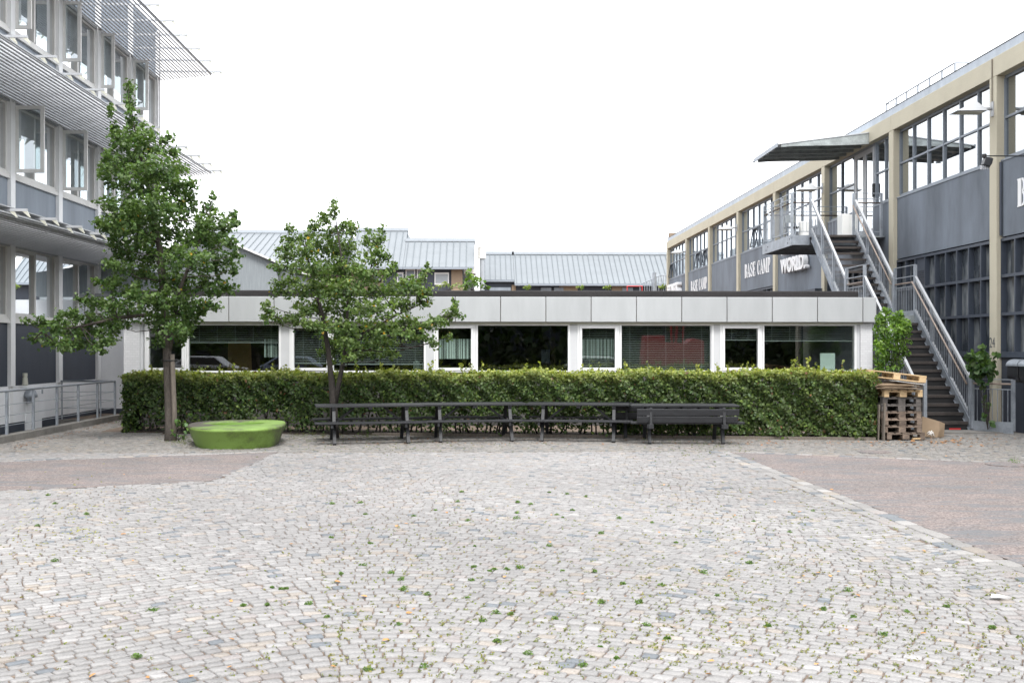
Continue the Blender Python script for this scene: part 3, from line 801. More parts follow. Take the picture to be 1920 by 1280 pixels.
# pillars
m_pil = [(262, 268), (522, 544), (796, 814), (1065, 1083), (1333, 1353), (1603, 1613.5)]
for a_, b2 in m_pil:
    m_ = MB(); m_.box(xq(a_), xq(b2), YP + .05, YP + .2, 1.28, zt); m_.build("mullion_post", M['post'], pv)
for i, s_ in enumerate(starts):
    s_ = s_
    for kind in (0, 1):
        x0, x1 = (xq(s_ - 7), xq(s_ + 72)) if kind == 0 else (xq(s_ + 72.5), xq(s_ + 249))
        fr = MB()
        def fbox(X0, X1, Z0, Z1, w, y0, y1):
            fr.box(X0, X1, y0, y1, Z0, Z0 + w); fr.box(X0, X1, y0, y1, Z1 - w, Z1)
            fr.box(X0, X0 + w, y0, y1, Z0 + w, Z1 - w); fr.box(X1 - w, X1, y0, y1, Z0 + w, Z1 - w)
        fbox(x0, x1, zb, zt, .045, YP + .03, YP + .16)
        if kind == 0: fbox(x0 + .048, x1 - .048, zb + .048, zt - .048, .065, YP + .01, YP + .13)
        fo = fr.build("window", M['white'], pv, bevel=.004)
        ins = .11 if kind == 0 else .045
        gl = MB(); gl.box(x0 + ins, x1 - ins, YP + .09, YP + .10, zb + ins, zt - ins); gl.build("pane", M['glassP'], fo)
        def blinds(f0, f1, step=.044, dens=1):
            m2 = MB(); z_ = zt - ins - .02 - (zt - zb) * f0
            while z_ > zt - (zt - zb) * f1:
                Mx = Matrix.Translation((0, YP + .2, z_)) @ Matrix.Rotation(R(18), 4, 'X')
                m2.box(x0 + ins, x1 - ins, -.0125, .0125, -.0012, .0012, Mx); z_ -= step
            m2.box(x0 + ins, x1 - ins, YP + .185, YP + .215, z_ - .012, z_ + .012)
            nn_ = 2 if kind == 0 else 5
            for q_ in range(nn_):
                xx = x0 + ins + (x1 - x0 - 2 * ins) * (q_ + .5) / nn_
                m2.box(xx - .003, xx + .003, YP + .184, YP + .186, z_, zt - ins)
            m2.build("blind", M['blind'], fo)
        full = {(1, 1): .82, (3, 1): .95, (3, 0): .93, (0, 1): .36, (4, 0): .32, (4, 1): .32, (1, 0): .8}
        if (i, kind) in full: blinds(0, full[(i, kind)])
        if (i, kind) in ((2, 0), (3, 0)):       # striped film behind the glass
            m2 = MB(); x_ = x0 + ins + .02; z0_, z1_ = Q(0, 673).z, Q(0, 635).z
            r3 = np.random.default_rng(i)
            while x_ < x1 - ins - .02:
                w_ = r3.choice([.008, .012, .03, .05]); m2.box(x_, min(x_ + w_, x1 - ins), YP + .235, YP + .239, z0_, z1_); x_ += w_ + r3.choice([.008, .012, .02, .03])
            m2.build("striped_film", M['strip'], fo)
        if (i, kind) == (0, 1):
            m2 = MB(); x_ = xq(492)
            r3 = np.random.default_rng(5)
            while x_ < xq(519):
                w_ = r3.choice([.008, .012, .03]); m2.box(x_, x_ + w_, YP + .235, YP + .239, Q(0, 670).z, Q(0, 636).z); x_ += w_ + r3.choice([.012, .02, .03])
            m2.build("striped_film", M['strip'], fo)
# furnishings seen through the glass
def at(px, py, t): return PT(px, py, t)
o = MB(); a_ = at(428, 640, 27.2); c_ = at(470, 640, 27.2)
o.prism([(a_.x, a_.y, a_.z), (c_.x, c_.y, c_.z), (c_.x + .12, c_.y - .3, .6), (a_.x - .12 + .15, a_.y - .3, .6)], (0, .03, 0)); tag(o.build("paper_board", M['tan']), "tan paper board standing behind the leftmost wide pavilion window", "board")
o = MB(); a_ = at(1032, 660, 28); o.box(a_.x, a_.x + .13, a_.y, a_.y + .13, .6, 2.7); tag(o.build("room_column", M['brownroom']), "brown column inside the pavilion behind the window left of centre post", "column")
o = MB(); a_ = at(1015, 655, 27.4); c_ = at(1031, 680, 27.4); o.box(a_.x, c_.x, a_.y, a_.y + .03, c_.z, a_.z); tag(o.build("notice_board", M['navyframe']), "dark chalked notice board leaning inside the pavilion window", "board")
o = MB(); a_ = at(1538, 662, 26.5); c_ = at(1566, 695, 26.5); o.box(a_.x, c_.x, a_.y, a_.y + .01, c_.z, a_.z)
gp = M['strip']; tag(o.build("glass_sign", gp), "small frosted sign sheet standing in the rightmost pavilion window", "sign")
o = MB(); a_ = at(1600, 670, 26.4); o.box(at(1540, 0, 31).x, at(1600, 0, 31).x, 30.2, 30.3, .6, 2.7); o.build("room_wall", M['concrete'], pv)
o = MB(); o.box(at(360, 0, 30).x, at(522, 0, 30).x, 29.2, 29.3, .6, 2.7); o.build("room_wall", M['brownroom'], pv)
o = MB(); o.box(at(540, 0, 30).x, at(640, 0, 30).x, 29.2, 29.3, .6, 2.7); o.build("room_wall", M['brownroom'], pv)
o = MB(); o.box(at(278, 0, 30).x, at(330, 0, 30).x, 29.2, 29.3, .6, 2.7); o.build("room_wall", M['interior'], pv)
bk = MB(); a_ = at(775, 673, 26.4)
for k, (w_, h_) in enumerate(((.04, .2), (.05, .22), (.05, .21), (.03, .14), (.03, .16), (.03, .12))):
    bk.box(a_.x + k * .052, a_.x + k * .052 + w_, a_.y, a_.y + .15, 1.36, 1.36 + h_)
tag(bk.build("binders", M['strip']), "row of white binders on the sill behind the window left of the barcode film", "binders")
# vent on the pavilion roof
c = PT(537, 525, 29); vt = thing("roof_vent", (c.x, c.y, 3.1), "grey mushroom roof vent standing on the pavilion roof behind the small tree", "vent")
m_ = MB(); m_.lathe([(.17, 3.1), (.17, 3.5), (.26, 3.98), (.28, 4.0)], (c.x, c.y, 0), 24); m_.build("duct", M['galvdark'], vt, smooth=False)
m_ = MB(); m_.lathe([(.29, 4.0), (.29, 4.03), (.2, 4.16), (.16, 4.2), (.001, 4.22)], (c.x, c.y, 0), 24); m_.build("cap", M['galv'], vt)
# ================================================================== WORKSHOP BUILDING (right)
XW = 12.0
Yc0 = atX(1855, 600, XW).y
BP = 6.17
cols = [Yc0 + BP * k for k in range(-2, 8)]       # far edge of each column
CW = .34
wb = thing("workshop_building", (XW, 40, 0), "long two storey workshop with beige concrete frame, blue-grey panels and steel framed windows", "building")
ZL, ZBT, ZRT = 8.21, 8.66, 8.87
XP = XW + .12; XWN = XW + .20
for k, yc in enumerate(cols):
    b_ = MB(); b_.box(XW, XW + .5, yc - CW, yc, -.02, ZL + .0); b_.build("column", M['beige'], wb, bevel=.012)
YE = cols[-1]
b_ = MB()
ed = [cols[0] - 8] + cols
for a_, c_ in zip(ed[:-1], ed[1:]):
    b_.box(XW - .004, XW + .5, a_ + .004 - CW / 2, c_ - .004 - CW / 2 + (CW / 2 if c_ == YE else 0), ZL, ZBT)
b_.build("lintel_beam", M['beige'], wb, bevel=.008)
b_ = MB(); b_.box(XW + .03, XW + .4, cols[0] - 8, YE - .3, ZBT, ZRT); b_.build("roof_fascia", M['rooffascia'], wb)
b_ = MB(); b_.box(XW + .02, XW + .3, cols[0] - 8, YE - .3, ZRT, ZRT + .02); b_.build("roof_flashing", M['rubber'], wb)
b_ = MB(); b_.box(XW + .3, XW + 12, cols[0] - 8, YE, ZBT - .4, ZRT - .05); b_.build("roof", M['felt'], wb)
b_ = MB(); b_.box(XW + .1, XW + 12, YE, YE + .2, 0, ZBT); b_.build("end_wall", M['beige'], wb)
b_ = MB(); b_.box(XW + .1, XW + .7, YE - .6, YE - .1, ZBT, 9.2); b_.build("chimney", M['brick'], wb)
b_ = MB(); b_.box(XW + 3.2, XW + 3.3, cols[0] - 8, YE, 0, ZBT - .4); b_.build("room_partition", M['interior'], wb)
b_ = MB(); b_.box(XW + .5, XW + 3.2, cols[0] - 8, YE, 4.7, 5.1); b_.build("floor_slab", M['dark'], wb)
ZU0, ZU1, ZS1 = 6.33, ZL, 6.22
ZW1, ZW0 = 4.47, 1.78
doorbay = 3       # between cols[2] (k=0 is index 2) and so on
for i in range(len(cols) - 1):
    ya, yb = cols[i], cols[i + 1] - CW
    idx = i - 2                       # 0 = bay behind the numbered column
    # wall panel
    b_ = MB()
    zl = ZW1
    if idx == 1:
        dY0, dY1 = atX(1630, 300, XW).y, atX(1592, 300, XW).y
        b_.box(XP, XP + .2, ya, dY0, zl, ZS1); b_.box(XP, XP + .2, dY1, yb, zl, ZS1); b_.box(XP + .01, XP + .2, dY0, dY1, zl, 5.3)
    else:
        b_.box(XP, XP + .2, ya, yb, zl if idx != 2 else 3.9, ZS1)
    b_.build("wall_panel", M['slate'], wb)
    b_ = MB(); b_.box(XP + .0, XP + .2, ya, yb, -.02, ZW0 - .06); b_.build("base_wall", M['navy'], wb)
    # upper window
    def upper(ya_, yb_, n):
        f_ = MB(); X0, X1 = XWN, XWN + .06
        f_.box(X0 - .1, X1, ya_, yb_, ZS1, ZS1 + .035)
        f_.box(X0, X1, ya_, yb_, ZS1 + .035, ZS1 + .12); f_.box(X0, X1, ya_, yb_, ZU1 - .07, ZU1)
        f_.box(X0 - .01, X1, ya_, yb_, 7.21, 7.26)
        st = (yb_ - ya_) / n
        for j in range(n + 1):
            yy = ya_ + st * j; f_.box(X0 - .02, X1, max(ya_, yy - .022), min(yb_, yy + .022), ZS1 + .12, ZU1 - .07)
        fo_ = f_.build("window", M['winframe'], wb)
        g_ = MB(); g_.box(X0 + .03, X0 + .036, ya_, yb_, ZS1 + .1, ZU1 - .05); g_.build("pane", M['glassR'], fo_)
        return fo_, st
    if idx == 1:
        upper(ya, dY0 - .04, 2); upper(dY1 + .04, yb, 2)
        # double door
        df = MB(); X0 = XWN - .02
        df.box(X0, X0 + .07, dY0 - .04, dY0 + .06, 5.3, ZU1); df.box(X0, X0 + .07, dY1 - .06, dY1 + .04, 5.3, ZU1); df.box(X0, X0 + .07, dY0 + .06, dY1 - .06, ZU1 - .09, ZU1)
        ym = (dY0 + dY1) / 2
        do = df.build("door", M['winframe'], wb)
        for (a1, b1) in ((dY0 + .07, ym - .01), (ym + .01, dY1 - .07)):
            lf = MB()
            lf.box(X0 - .01, X0 + .05, a1, a1 + .12, 5.32, ZU1 - .1); lf.box(X0 - .01, X0 + .05, b1 - .12, b1, 5.32, ZU1 - .1)
            lf.box(X0 - .01, X0 + .05, a1 + .12, b1 - .12, 5.32, 5.6); lf.box(X0 - .01, X0 + .05, a1 + .12, b1 - .12, ZU1 - .24, ZU1 - .1)
            lo = lf.build("door_leaf", M['bracket'], do)
            # glazed leaf
            g_ = MB(); g_.box(X0 + .015, X0 + .02, a1 + .12, b1 - .12, 5.6, ZU1 - .24); g_.build("door_pane", M['glassR'], do)
        kb_ = MB(); kb_.box(X0 - .06, X0 - .012, dY0 + .0, dY0 + .1, 6.55, 6.95); kb_.build("key_box", M['rubber'], do)
    else:
        n = 6
        fo_, st = upper(ya, yb, n)
        # some vents tilted open
        ops = {3: (3,), 5: (1, 3), 6: (5,)}.get(idx, ())
        for j in ops:
            a1, b1 = ya + st * j + .04, ya + st * (j + 1) - .04
            zt_, zb_ = 7.18, ZS1 + .13
            Mx = Matrix.Translation((XWN - .02, 0, zt_)) @ Matrix.Rotation(R(9), 4, 'Y')
            s_ = MB(Mx); hgt = zt_ - zb_
            s_.box(-.02, .02, a1, a1 + .04, -hgt, 0); s_.box(-.02, .02, b1 - .04, b1, -hgt, 0); s_.box(-.02, .02, a1, b1, -hgt, -hgt + .04); s_.box(-.02, .02, a1, b1, -.04, 0)
            so_ = s_.build("open_vent", M['navyframe'], fo_)
    # lower window grid (deep dark frames)
    if idx == 2:
        b_ = MB(); b_.box(XW - .25, XP + .1, ya - .1, yb, 3.86, 3.98); b_.box(XW - .23, XP + .1, ya - .1, yb, 3.80, 3.86); b_.build("window_hood", M['navyframe'], wb)
        f_ = MB()
        for j in range(5):
            yy = ya + (yb - ya) * j / 4; f_.box(XP + .03, XP + .13, max(ya, yy - .04), min(yb, yy + .04), 1.8, 3.8)
        fo_ = f_.build("window", M['rubber'], wb)
        g_ = MB(); g_.box(XP + .07, XP + .08, ya, yb, 1.8, 3.8); g_.build("pane", M['glassR'], fo_)
        continue
    f_ = MB(); nP = 9; X0 = XP - .02; X1 = XP + .15
    for z in (ZW0, 2.68, 3.56, ZW1 - .07): f_.box(X0, X1, ya, yb, z - .035, z + .035)
    f_.box(XP - .06, XP + .15, ya, yb, ZW0 - .10, ZW0 - .035)
    stp = (yb - ya) / nP
    for j in range(nP + 1):
        yy = ya + stp * j
        for (z0, z1) in ((ZW0 + .035, 2.645), (2.715, 3.525), (3.595, ZW1 - .105)):
            f_.box(X0 + .002, X1, max(ya, yy - .027), min(yb, yy + .027), z0, z1)
    fo_ = f_.build("workshop_window", M['navyframe'], wb)
    g_ = MB(); g_.box(XP + .11, XP + .12, ya, yb, ZW0, ZW1 - .05); g_.build("pane", M['glassdusty'], fo_)
    if idx == 0:
        v_ = MB(); yv = ya + stp * 6.0
        v_.box(X0 + .04, X0 + .1, yv + .03, yv + stp - .03, 3.6, 4.36)
        for z in np.arange(3.68, 4.02, .055): v_.box(X0 + .015, X0 + .04, yv + .06, yv + stp - .08, z, z + .03)
        v_.build("air_grille", M['navyframe'], fo_)
# drain pipe on the column between signs
for ci, in ((2,),):
    b_ = MB(); b_.tube([(XW - .02, cols[ci] - .17, ZBT - .02), (XW - .02, cols[ci] - .17, 7.5)], .012, 6); b_.build("cable", M['stake'], wb)
b_ = MB(); yq = cols[2] - CW - .05; b_.tube([(XP - .04, yq, 6.2), (XP - .04, yq, 4.5)], .03, 6); b_.build("cable_duct", M['navyframe'], wb)
# canopy over the upper door
cy0, cy1 = 32.5, 35.2
Xo = 9.27
m_ = MB()
def topz(x): return 8.50 - .36 * ((XW - x) / (XW - Xo)) ** 1.0
prof = []
m_.add([(XW, cy0 - .05, topz(XW)), (Xo - .12, cy0 - .05, topz(Xo - .12)), (Xo - .12, cy1 + .05, topz(Xo - .12)), (XW, cy1 + .05, topz(XW)),
        (XW, cy0 - .05, topz(XW) + .03), (Xo - .12, cy0 - .05, topz(Xo - .12) + .03), (Xo - .12, cy1 + .05, topz(Xo - .12) + .03), (XW, cy1 + .05, topz(XW) + .03)],
       [(0, 1, 2, 3), (7, 6, 5, 4), (0, 4, 5, 1), (1, 5, 6, 2), (2, 6, 7, 3), (3, 7, 4, 0)])
cn = m_.build("canopy_roof", M['bracket'], wb)
m_ = MB(); m_.bar((Xo - .12, cy0 - .05, topz(Xo) - .02), (Xo - .12, cy1 + .05, topz(Xo) - .02), .03, .12); m_.bar((Xo - .2, cy1 - .1, topz(Xo) - .08), (Xo - .12, cy1 + .1, topz(Xo) - .05), .03, .03); m_.build("drip_edge", M['galv'], cn)
for k in range(5):
    y_ = cy0 + (cy1 - cy0) * k / 4
    pts = []
    for u in np.linspace(0, 1, 9):
        x = XW - (XW - Xo) * u; d_ = .25 * (1 - u) ** 1.3 + .08 + .05 * math.sin(math.pi * u) * (1 - u)
        pts.append((x, y_ - .03, topz(x) - d_))
    poly = [(XW, y_ - .03, topz(XW) - .002)] + [(Xo, y_ - .03, topz(Xo) - .002)] + pts[::-1]
    m_ = MB(); m_.prism(poly, (0, .06, 0)); m_.build("canopy_rib", M['galvdark'], cn)
# roof guard rail
m_ = MB(); xg = XW + 1.2
m_.tube([(xg + 1.2, 29.2, 9.8), (xg, 29.2, 9.8), (xg, 34.2, 9.8), (xg + 1.2, 34.2, 9.8)], .022, 6)
m_.tube([(xg, 29.2, 9.45), (xg, 34.2, 9.45)], .012, 6)
for k in range(7): m_.box(xg - .02, xg + .02, 29.2 + k * 5 / 6 - .02, 29.2 + k * 5 / 6 + .02, 8.8, 9.8)
tag(m_.build("roof_railing", M['galv']), "thin white guard rail on the workshop roof above the canopy", "railing")
m_ = MB(); xg = XW + .9
m_.tube([(xg, 14, 9.15), (xg, 28.5, 9.15)], .010, 6)
for k in range(8): m_.box(xg - .012, xg + .012, 16 + k * 1.7, 16.02 + k * 1.7, 8.8, 9.15)
tag(m_.build("roof_wire", M['galv']), "thin safety wire on short posts along the right roof edge", "wire")

# wall lamps on every second column
lamp_labels = ["large pale wedge-shaped wall lamp on the near column above the number 24", "pale wedge-shaped wall lamp on the column beside the upper stair landing",
               "small pale wedge-shaped wall lamp on the column left of the landing, between BASE CAMP signs", "smallest pale wedge lamp on the far end of the workshop wall"]
for q, ci in enumerate((2, 4, 6, 8)):
    yy = cols[ci] - .17; z = 7.42
    lt = thing("wall_lamp", (XW, yy, z), lamp_labels[q], "wall lamp", "wedge lamps on the workshop columns")
    b_ = MB(); b_.box(XW - .03, XW - .004, yy - .06, yy + .06, z - .12, z + .22); b_.build("wall_plate", M['bracket'], lt)
    b_ = MB(); b_.tube([(XW - .02, yy, z + .06), (XW - .28, yy, z + .06)], .04, 10); b_.build("arm", M['bracket'], lt, smooth=True)
    b_ = MB()
    base = [(XW - .20, yy - .2, z - .02), (XW - .95, yy - .24, z - .04), (XW - .95, yy + .24, z - .04), (XW - .20, yy + .2, z - .02)]
    top = [(XW - .25, yy - .1, z + .08), (XW - .42, yy - .08, z + .22), (XW - .42, yy + .08, z + .22), (XW - .25, yy + .1, z + .08)]
    b_.add(base + top, [(3, 2, 1, 0), (4, 5, 6, 7), (0, 1, 5, 4), (1, 2, 6, 5), (2, 3, 7, 6), (3, 0, 4, 7)])
    b_.build("lamp_shade", M['bracket'], lt, bevel=.01)
    b_ = MB(); b_.box(XW - .85, XW - .28, yy - .15, yy + .15, z - .055, z - .035); b_.build("diffuser", M['gusset'], lt)
# spotlight on a rod
sp_ = thing("spotlight", (XP, 23.25, 6.14), "small black spotlight hanging from a thin rod left of the big letter B", "spotlight")
b_ = MB(); b_.tube([(XP, 23.25, 6.14), (11.2, 23.25, 6.14)], .014, 8); b_.build("rod", M['rubber'], sp_)
b_ = MB(); b_.lathe([(.001, .05), (.045, .04), (.05, 0), (.045, -.04), (.001, -.05)], (11.17, 23.25, 6.14), 12); b_.build("joint", M['rubber'], sp_)
b_ = MB(Matrix.Translation((11.2, 23.25, 6.0)) @ Matrix.Rotation(R(20), 4, 'Y')); b_.box(-.06, .1, -.08, .08, -.08, .1); b_.lathe([(.07, .1), (.08, 0), (.06, -.1)], (.06, 0, .02), 12); b_.build("head", M['black'], sp_, bevel=.01)
b_ = MB()
for k in range(4): b_.box(11.08 + k * .05, 11.11 + k * .05, 23.24, 23.26, 5.84, 5.93)
b_.build("bare_bulb_guard", M['bracket'], sp_)
# mailboxes
for q, (ya, lb) in enumerate(((22.95, "black mailbox with domed grey lid nearest the numbered column"), (22.42, "black mailbox with domed grey lid cut by the right picture edge"))):
    mb = thing("mailbox", (XP, ya, 1.1), lb, "mailbox", "mailboxes on the dark base wall")
    b_ = MB(); pr = [(XP - .02, ya, 1.5), (XP - .36, ya, 1.5), (XP - .37, ya, 1.28), (XP - .33, ya, 1.18), (XP - .25, ya, 1.14), (XP - .02, ya, 1.14)]
    b_.prism(pr, (0, .46, 0)); b_.build("box", M['black'], mb, bevel=.012)
    b_ = MB(); pr = [(XP - .02, ya - .01, 1.64)] + [(XP - .2 - .19 * math.sin(a), ya - .01, 1.5 + .15 * math.cos(a)) for a in np.linspace(0, math.pi / 2, 7)] + [(XP - .02, ya - .01, 1.5)]
    b_.prism(pr, (0, .48, 0)); b_.build("lid", M['galv'], mb)

# ------------------------------------------------------------------ signs
def arc(cx, cy, rx, ry, a0, a1, n=14):
    return [(cx + rx * math.cos(R(a)), cy + ry * math.sin(R(a))) for a in np.linspace(a0, a1, n)]
def bowl(cx, cy, rx, ry, tx, ty, a0, a1, n=14):
    return arc(cx, cy, rx, ry, a0, a1, n) + arc(cx, cy, rx - tx, ry - ty, a1, a0, n)
def rect(x0, x1, y0, y1): return [(x0, y0), (x1, y0), (x1, y1), (x0, y1)]
def stem(x0, x1): return [(x0 - .05, 0), (x1 + .0, 0), (x1 + .0, 1), (x0 - .05, 1), (x0 - .02, .955), (x0, .91), (x0, .09), (x0 - .02, .045)]
GL = {
    'B': [stem(.08, .34), bowl(.40, .755, .26, .245, .17, .07, -80, 92), bowl(.40, .27, .32, .27, .19, .07, -92, 80)],
    'P': [stem(.08, .34), bowl(.40, .72, .30, .28, .18, .07, -92, 92), rect(.34, .40, 0, .05)],
    'A': [[(.06, 0), (.15, 0), (.43, .93), (.40, 1.0)], [(.46, 1.0), (.40, 1.0), (.60, 0), (.90, 0)], rect(.22, .52, .28, .34), rect(0, .26, 0, .05), rect(.54, .96, 0, .05)],
    'S': [bowl(.42, .75, .32, .25, .15, .08, 20, 200), [(.10, .78), (.28, .68), (.74, .30), (.72, .16), (.56, .28), (.12, .62)], bowl(.42, .25, .32, .25, .15, .08, 190, 370), rect(.70, .75, .66, .92), rect(.08, .13, .08, .34)],
    'E': [stem(.08, .34), rect(.38, .74, .94, 1), rect(.38, .74, 0, .06), rect(.38, .60, .47, .53), rect(.68, .76, .74, 1), rect(.70, .78, 0, .28), rect(.56, .61, .36, .64)],
    'C': [bowl(.48, .5, .40, .5, .25, .06, 62, 298), rect(.74, .80, .62, .97), bowl(.52, .5, .33, .5, .10, .06, 300, 330)],
    'M': [rect(.06, .12, 0, 1), [(.06, 1), (.30, 1), (.60, .12), (.48, .0)], [(.56, .12), (.62, .12), (.86, 1), (.80, 1)], rect(.84, 1.08, 0, 1), rect(0, .2, 0, .05), rect(.78, 1.14, 0, .05), rect(.80, 1.14, .95, 1)],
}
ADV = dict(B=.80, P=.80, A=.94, S=.84, E=.86, C=.90, M=1.20)
def paint(text, Y, z0, h, length, parent, x=XP, depth=.02):
    tot = sum(ADV[c_] if c_ != ' ' else .45 for c_ in text)
    sx = length / tot; u = 0
    b_ = MB()
    for c_ in text:
        if c_ == ' ': u += .45; continue
        for j, poly in enumerate(GL[c_]):
            b_.prism([(x - depth - .0007 * j, Y - (u + p_[0]) * sx, z0 + p_[1] * h) for p_ in poly], (depth - .003, 0, 0))
        u += ADV[c_]
    return b_
for (k_, lb, txt, ln) in ((3, "white stencilled BASE CAMP lettering left of the stair landing", "BASE CAMP", 4.3), (5, "smaller distant white BASE CAMP lettering near the far end of the workshop", "BASE CAMP", 4.3), (-1, "big white stencil letter B at the right picture edge", "BASE CAMP", 4.3)):
    Y = Yc0 + BP * (k_ + 1) - 1.15 if k_ >= 0 else Yc0 - 1.08
    o = paint(txt, Y, 5.06, .63, ln, None).build("sign_lettering", M['lettering'])
    tag(o, lb, "lettering", "stencilled signs on the workshop")
def text3d(name, s, size, ext, mat, loc, sx=1.0, bold=.0, rot=(R(90), 0, R(-90))):
    cu = bpy.data.curves.new(name, 'FONT'); cu.body = s; cu.size = size; cu.extrude = ext; cu.offset = bold; cu.resolution_u = 4
    tmp = bpy.data.objects.new(name + "_tmp", cu); COL.objects.link(tmp)
    bpy.context.view_layer.update()
    dg = bpy.context.evaluated_depsgraph_get()
    me = bpy.data.meshes.new_from_object(tmp.evaluated_get(dg))
    bpy.data.objects.remove(tmp)
    me.name = name; me.transform(Matrix.Diagonal((sx, 1, 1, 1)))
    me.materials.clear()
    o = link_mesh(name, me, mat); o.location = loc; o.rotation_euler = rot
    return o
wp = atX(1474.8, 513, XP)
o = text3d("wall_sign", "WORLD.", .74, .09, M['lettering'], (XP - .15, wp.y, 4.83), sx=1.08, bold=.026)
tag(o, "thick white raised letters reading WORLD. under the stair landing", "sign", "raised letter signs on the workshop")
o = text3d("wall_sign", "THE", .74, .09, M['lettering'], (XP - .15, wp.y + .1, 5.55), sx=1.15, bold=.026)
tag(o, "thick white raised letters mostly hidden by the stair landing, above WORLD.", "sign", "raised letter signs on the workshop")
wp = atX(1260, 530, XP)
o = text3d("wall_sign", "FITNESS", .98, .14, M['lettering'], (XP - .16, wp.y, 5.12), sx=.98, bold=.035)
tag(o, "weathered white raised letters low on the farthest workshop bay", "sign", "raised letter signs on the workshop")
o = text3d("house_number", "24", .34, .002, M['ink'], (XW - .004, Yc0 - .015, 1.91), sx=.78)
tag(o, "thin grey house number 24 on the near beige column", "number")

# ================================================================== EXTERNAL STAIR
SX0, SX1 = 9.86, 11.17
st = thing("external_stair", (10.5, 24, 0), "galvanised steel outdoor stair with dark treads climbing to the first floor door", "stair")
Y1, Z1, G1, RI = 23.97, .22, .232, .193
Z2 = Z1 + 13 * RI; YL1 = Y1 + 13 * G1
YF2 = 28.57; G2 = .2217
ZT2 = Z2 + 13 * RI; YT = YF2 + 12 * G2
def tread(y, z):
    b_ = MB(); b_.box(SX0 + .03, SX1 - .02, y, y + .27, z - .035, z); b_.box(SX0 + .03, SX1 - .02, y - .004, y + .02, z - .062, z - .036)
    b_.build("tread", M['tread'], st)
for k in range(13): tread(Y1 + k * G1, Z1 + k * RI)
for k in range(13): tread(YF2 + k * G2, Z2 + (k + 1) * RI)
# risers of the lower flight (dark)
b_ = MB()
for k in range(13): b_.box(SX0 + .03, SX1 - .03, Y1 + k * G1 + .255, Y1 + k * G1 + .262, Z1 + (k) * RI + .0, Z1 + (k + 1) * RI - .065)
b_.box(SX0 + .03, SX1 - .03, Y1 + .03, Y1 + .04, .03, Z1 - .065)
b_.build("riser", M['rubber'], st)
b_ = MB(); b_.box(SX0, SX1, YL1 - .02, YF2 + .05, Z2 - .05, Z2 + .0); b_.box(SX0, SX1, YL1 - .03, YL1, Z2 - .2, Z2 - .05); b_.build("landing", M['galvdark'], st)
b_ = MB(); b_.box(9.3, 12.1, YT + .25, 34.5, ZT2 - .04, ZT2)
b_.build("upper_landing", M['galvdark'], st)
b_ = MB()
b_.box(9.26, 9.30, YT + .22, 34.6, ZT2 - .30, ZT2 + .01); b_.box(9.30, SX0 - .03, YT + .20, YT + .24, ZT2 - .28, ZT2 + .01)
b_.box(9.3, 12.0, 34.5, 34.56, ZT2 - .3, ZT2)
for k in range(5): b_.box(9.3, 12.0, YT + .5 + k * .6, YT + .56 + k * .6, ZT2 - .26, ZT2 - .05)
b_.build("landing_beam", M['galv'], st)
b_ = MB()
for k in range(4): b_.tube([(9.25, YT + .3 + (k % 2) * .2 + (k // 2) * 2.4, ZT2 - .1 - .1 * (k % 2)), (9.262, YT + .3 + (k % 2) * .2 + (k // 2) * 2.4, ZT2 - .1 - .1 * (k % 2))], .02, 6)
b_.build("bolts", M['rubber'], st)
def stringer(x, ya, za, yb, zb, parent):
    b_ = MB(); b_.prism([(x - .02, ya, za - .17), (x - .02, yb, zb - .17), (x - .02, yb, zb + .10), (x - .02, ya, za + .10)], (.04, 0, 0))
    s_ = b_.build("stringer", M['galv'], parent)
    f_ = MB()
    d_ = Vector((0, yb - ya, zb - za)).normalized()
    f_.bar((x, ya, za + .105), (x, yb, zb + .105), .09, .012); f_.bar((x, ya, za - .175), (x, yb, zb - .175), .09, .012)
    f_.build("flange", M['galv'], s_)
    return s_
for x in (SX0, SX1):
    stringer(x, Y1 - .05, Z1 - .02, YL1 - .0, Z2 + .04, st)
    stringer(x, YF2 - .25, Z2 + .02, YT + .05, ZT2 + .02, st)
    b_ = MB(); b_.box(x - .02, x + .02, YL1, YF2 - .25, Z2 - .15, Z2 + .12); b_.build("stringer", M['galv'], st)
# ground plate and lower platform
b_ = MB(); b_.box(SX0 - .3, 11.55, 23.15, 24.2, 0.0, .035); b_.build("ground_slab", M['concrete'], st)
b_ = MB(); b_.prism([(SX1, Y1 - .08, .02), (SX1, Y1 - .08, .24), (11.72, 23.05, .27), (11.72, 23.05, -.02)], (.02, .02, 0)); b_.build("side_plate", M['galv'], st)
# railings
def rail_flight(x, ya, za, yb, zb, side, ins):
    """ya,za..yb,zb are nosing points; ins = +1 if the walking side is to +x"""
    r_ = MB(); H = 1.02
    r_.bar((x, ya, za + H), (x, yb, zb + H), .06, .025)
    r_.bar((x, ya, za + H - .09), (x, yb, zb + H - .09), .02, .05)
    r_.bar((x, ya, za + .17), (x, yb, zb + .17), .05, .02)
    o_ = r_.build("rail", M['bracket'], st)
    h_ = MB(); xx = x + .085 * ins
    h_.tube([(xx, ya, za + H - .16), (xx, yb, zb + H - .16)], .022, 8); h_.build("handrail", M['handwood'], st, smooth=True)
    L_ = math.hypot(yb - ya, zb - za); nb = int((yb - ya) / .095)
    ba = MB()
    for k in range(1, nb):
        u = k / nb; y_ = ya + (yb - ya) * u; z_ = za + (zb - za) * u
        ba.box(x - .006, x + .006, y_ - .006, y_ + .006, z_ + .17, z_ + H - .05)
    ba.build("balusters", M['galv'], st)
    for u in (0.01, .34, .67):
        y_ = ya + (yb - ya) * u; z_ = za + (zb - za) * u
        pb = MB(); pb.box(x - .03, x + .03, y_ - .045, y_ + .045, z_ - .08, z_ + H - .02); pb.build("post", M['galv'], st)
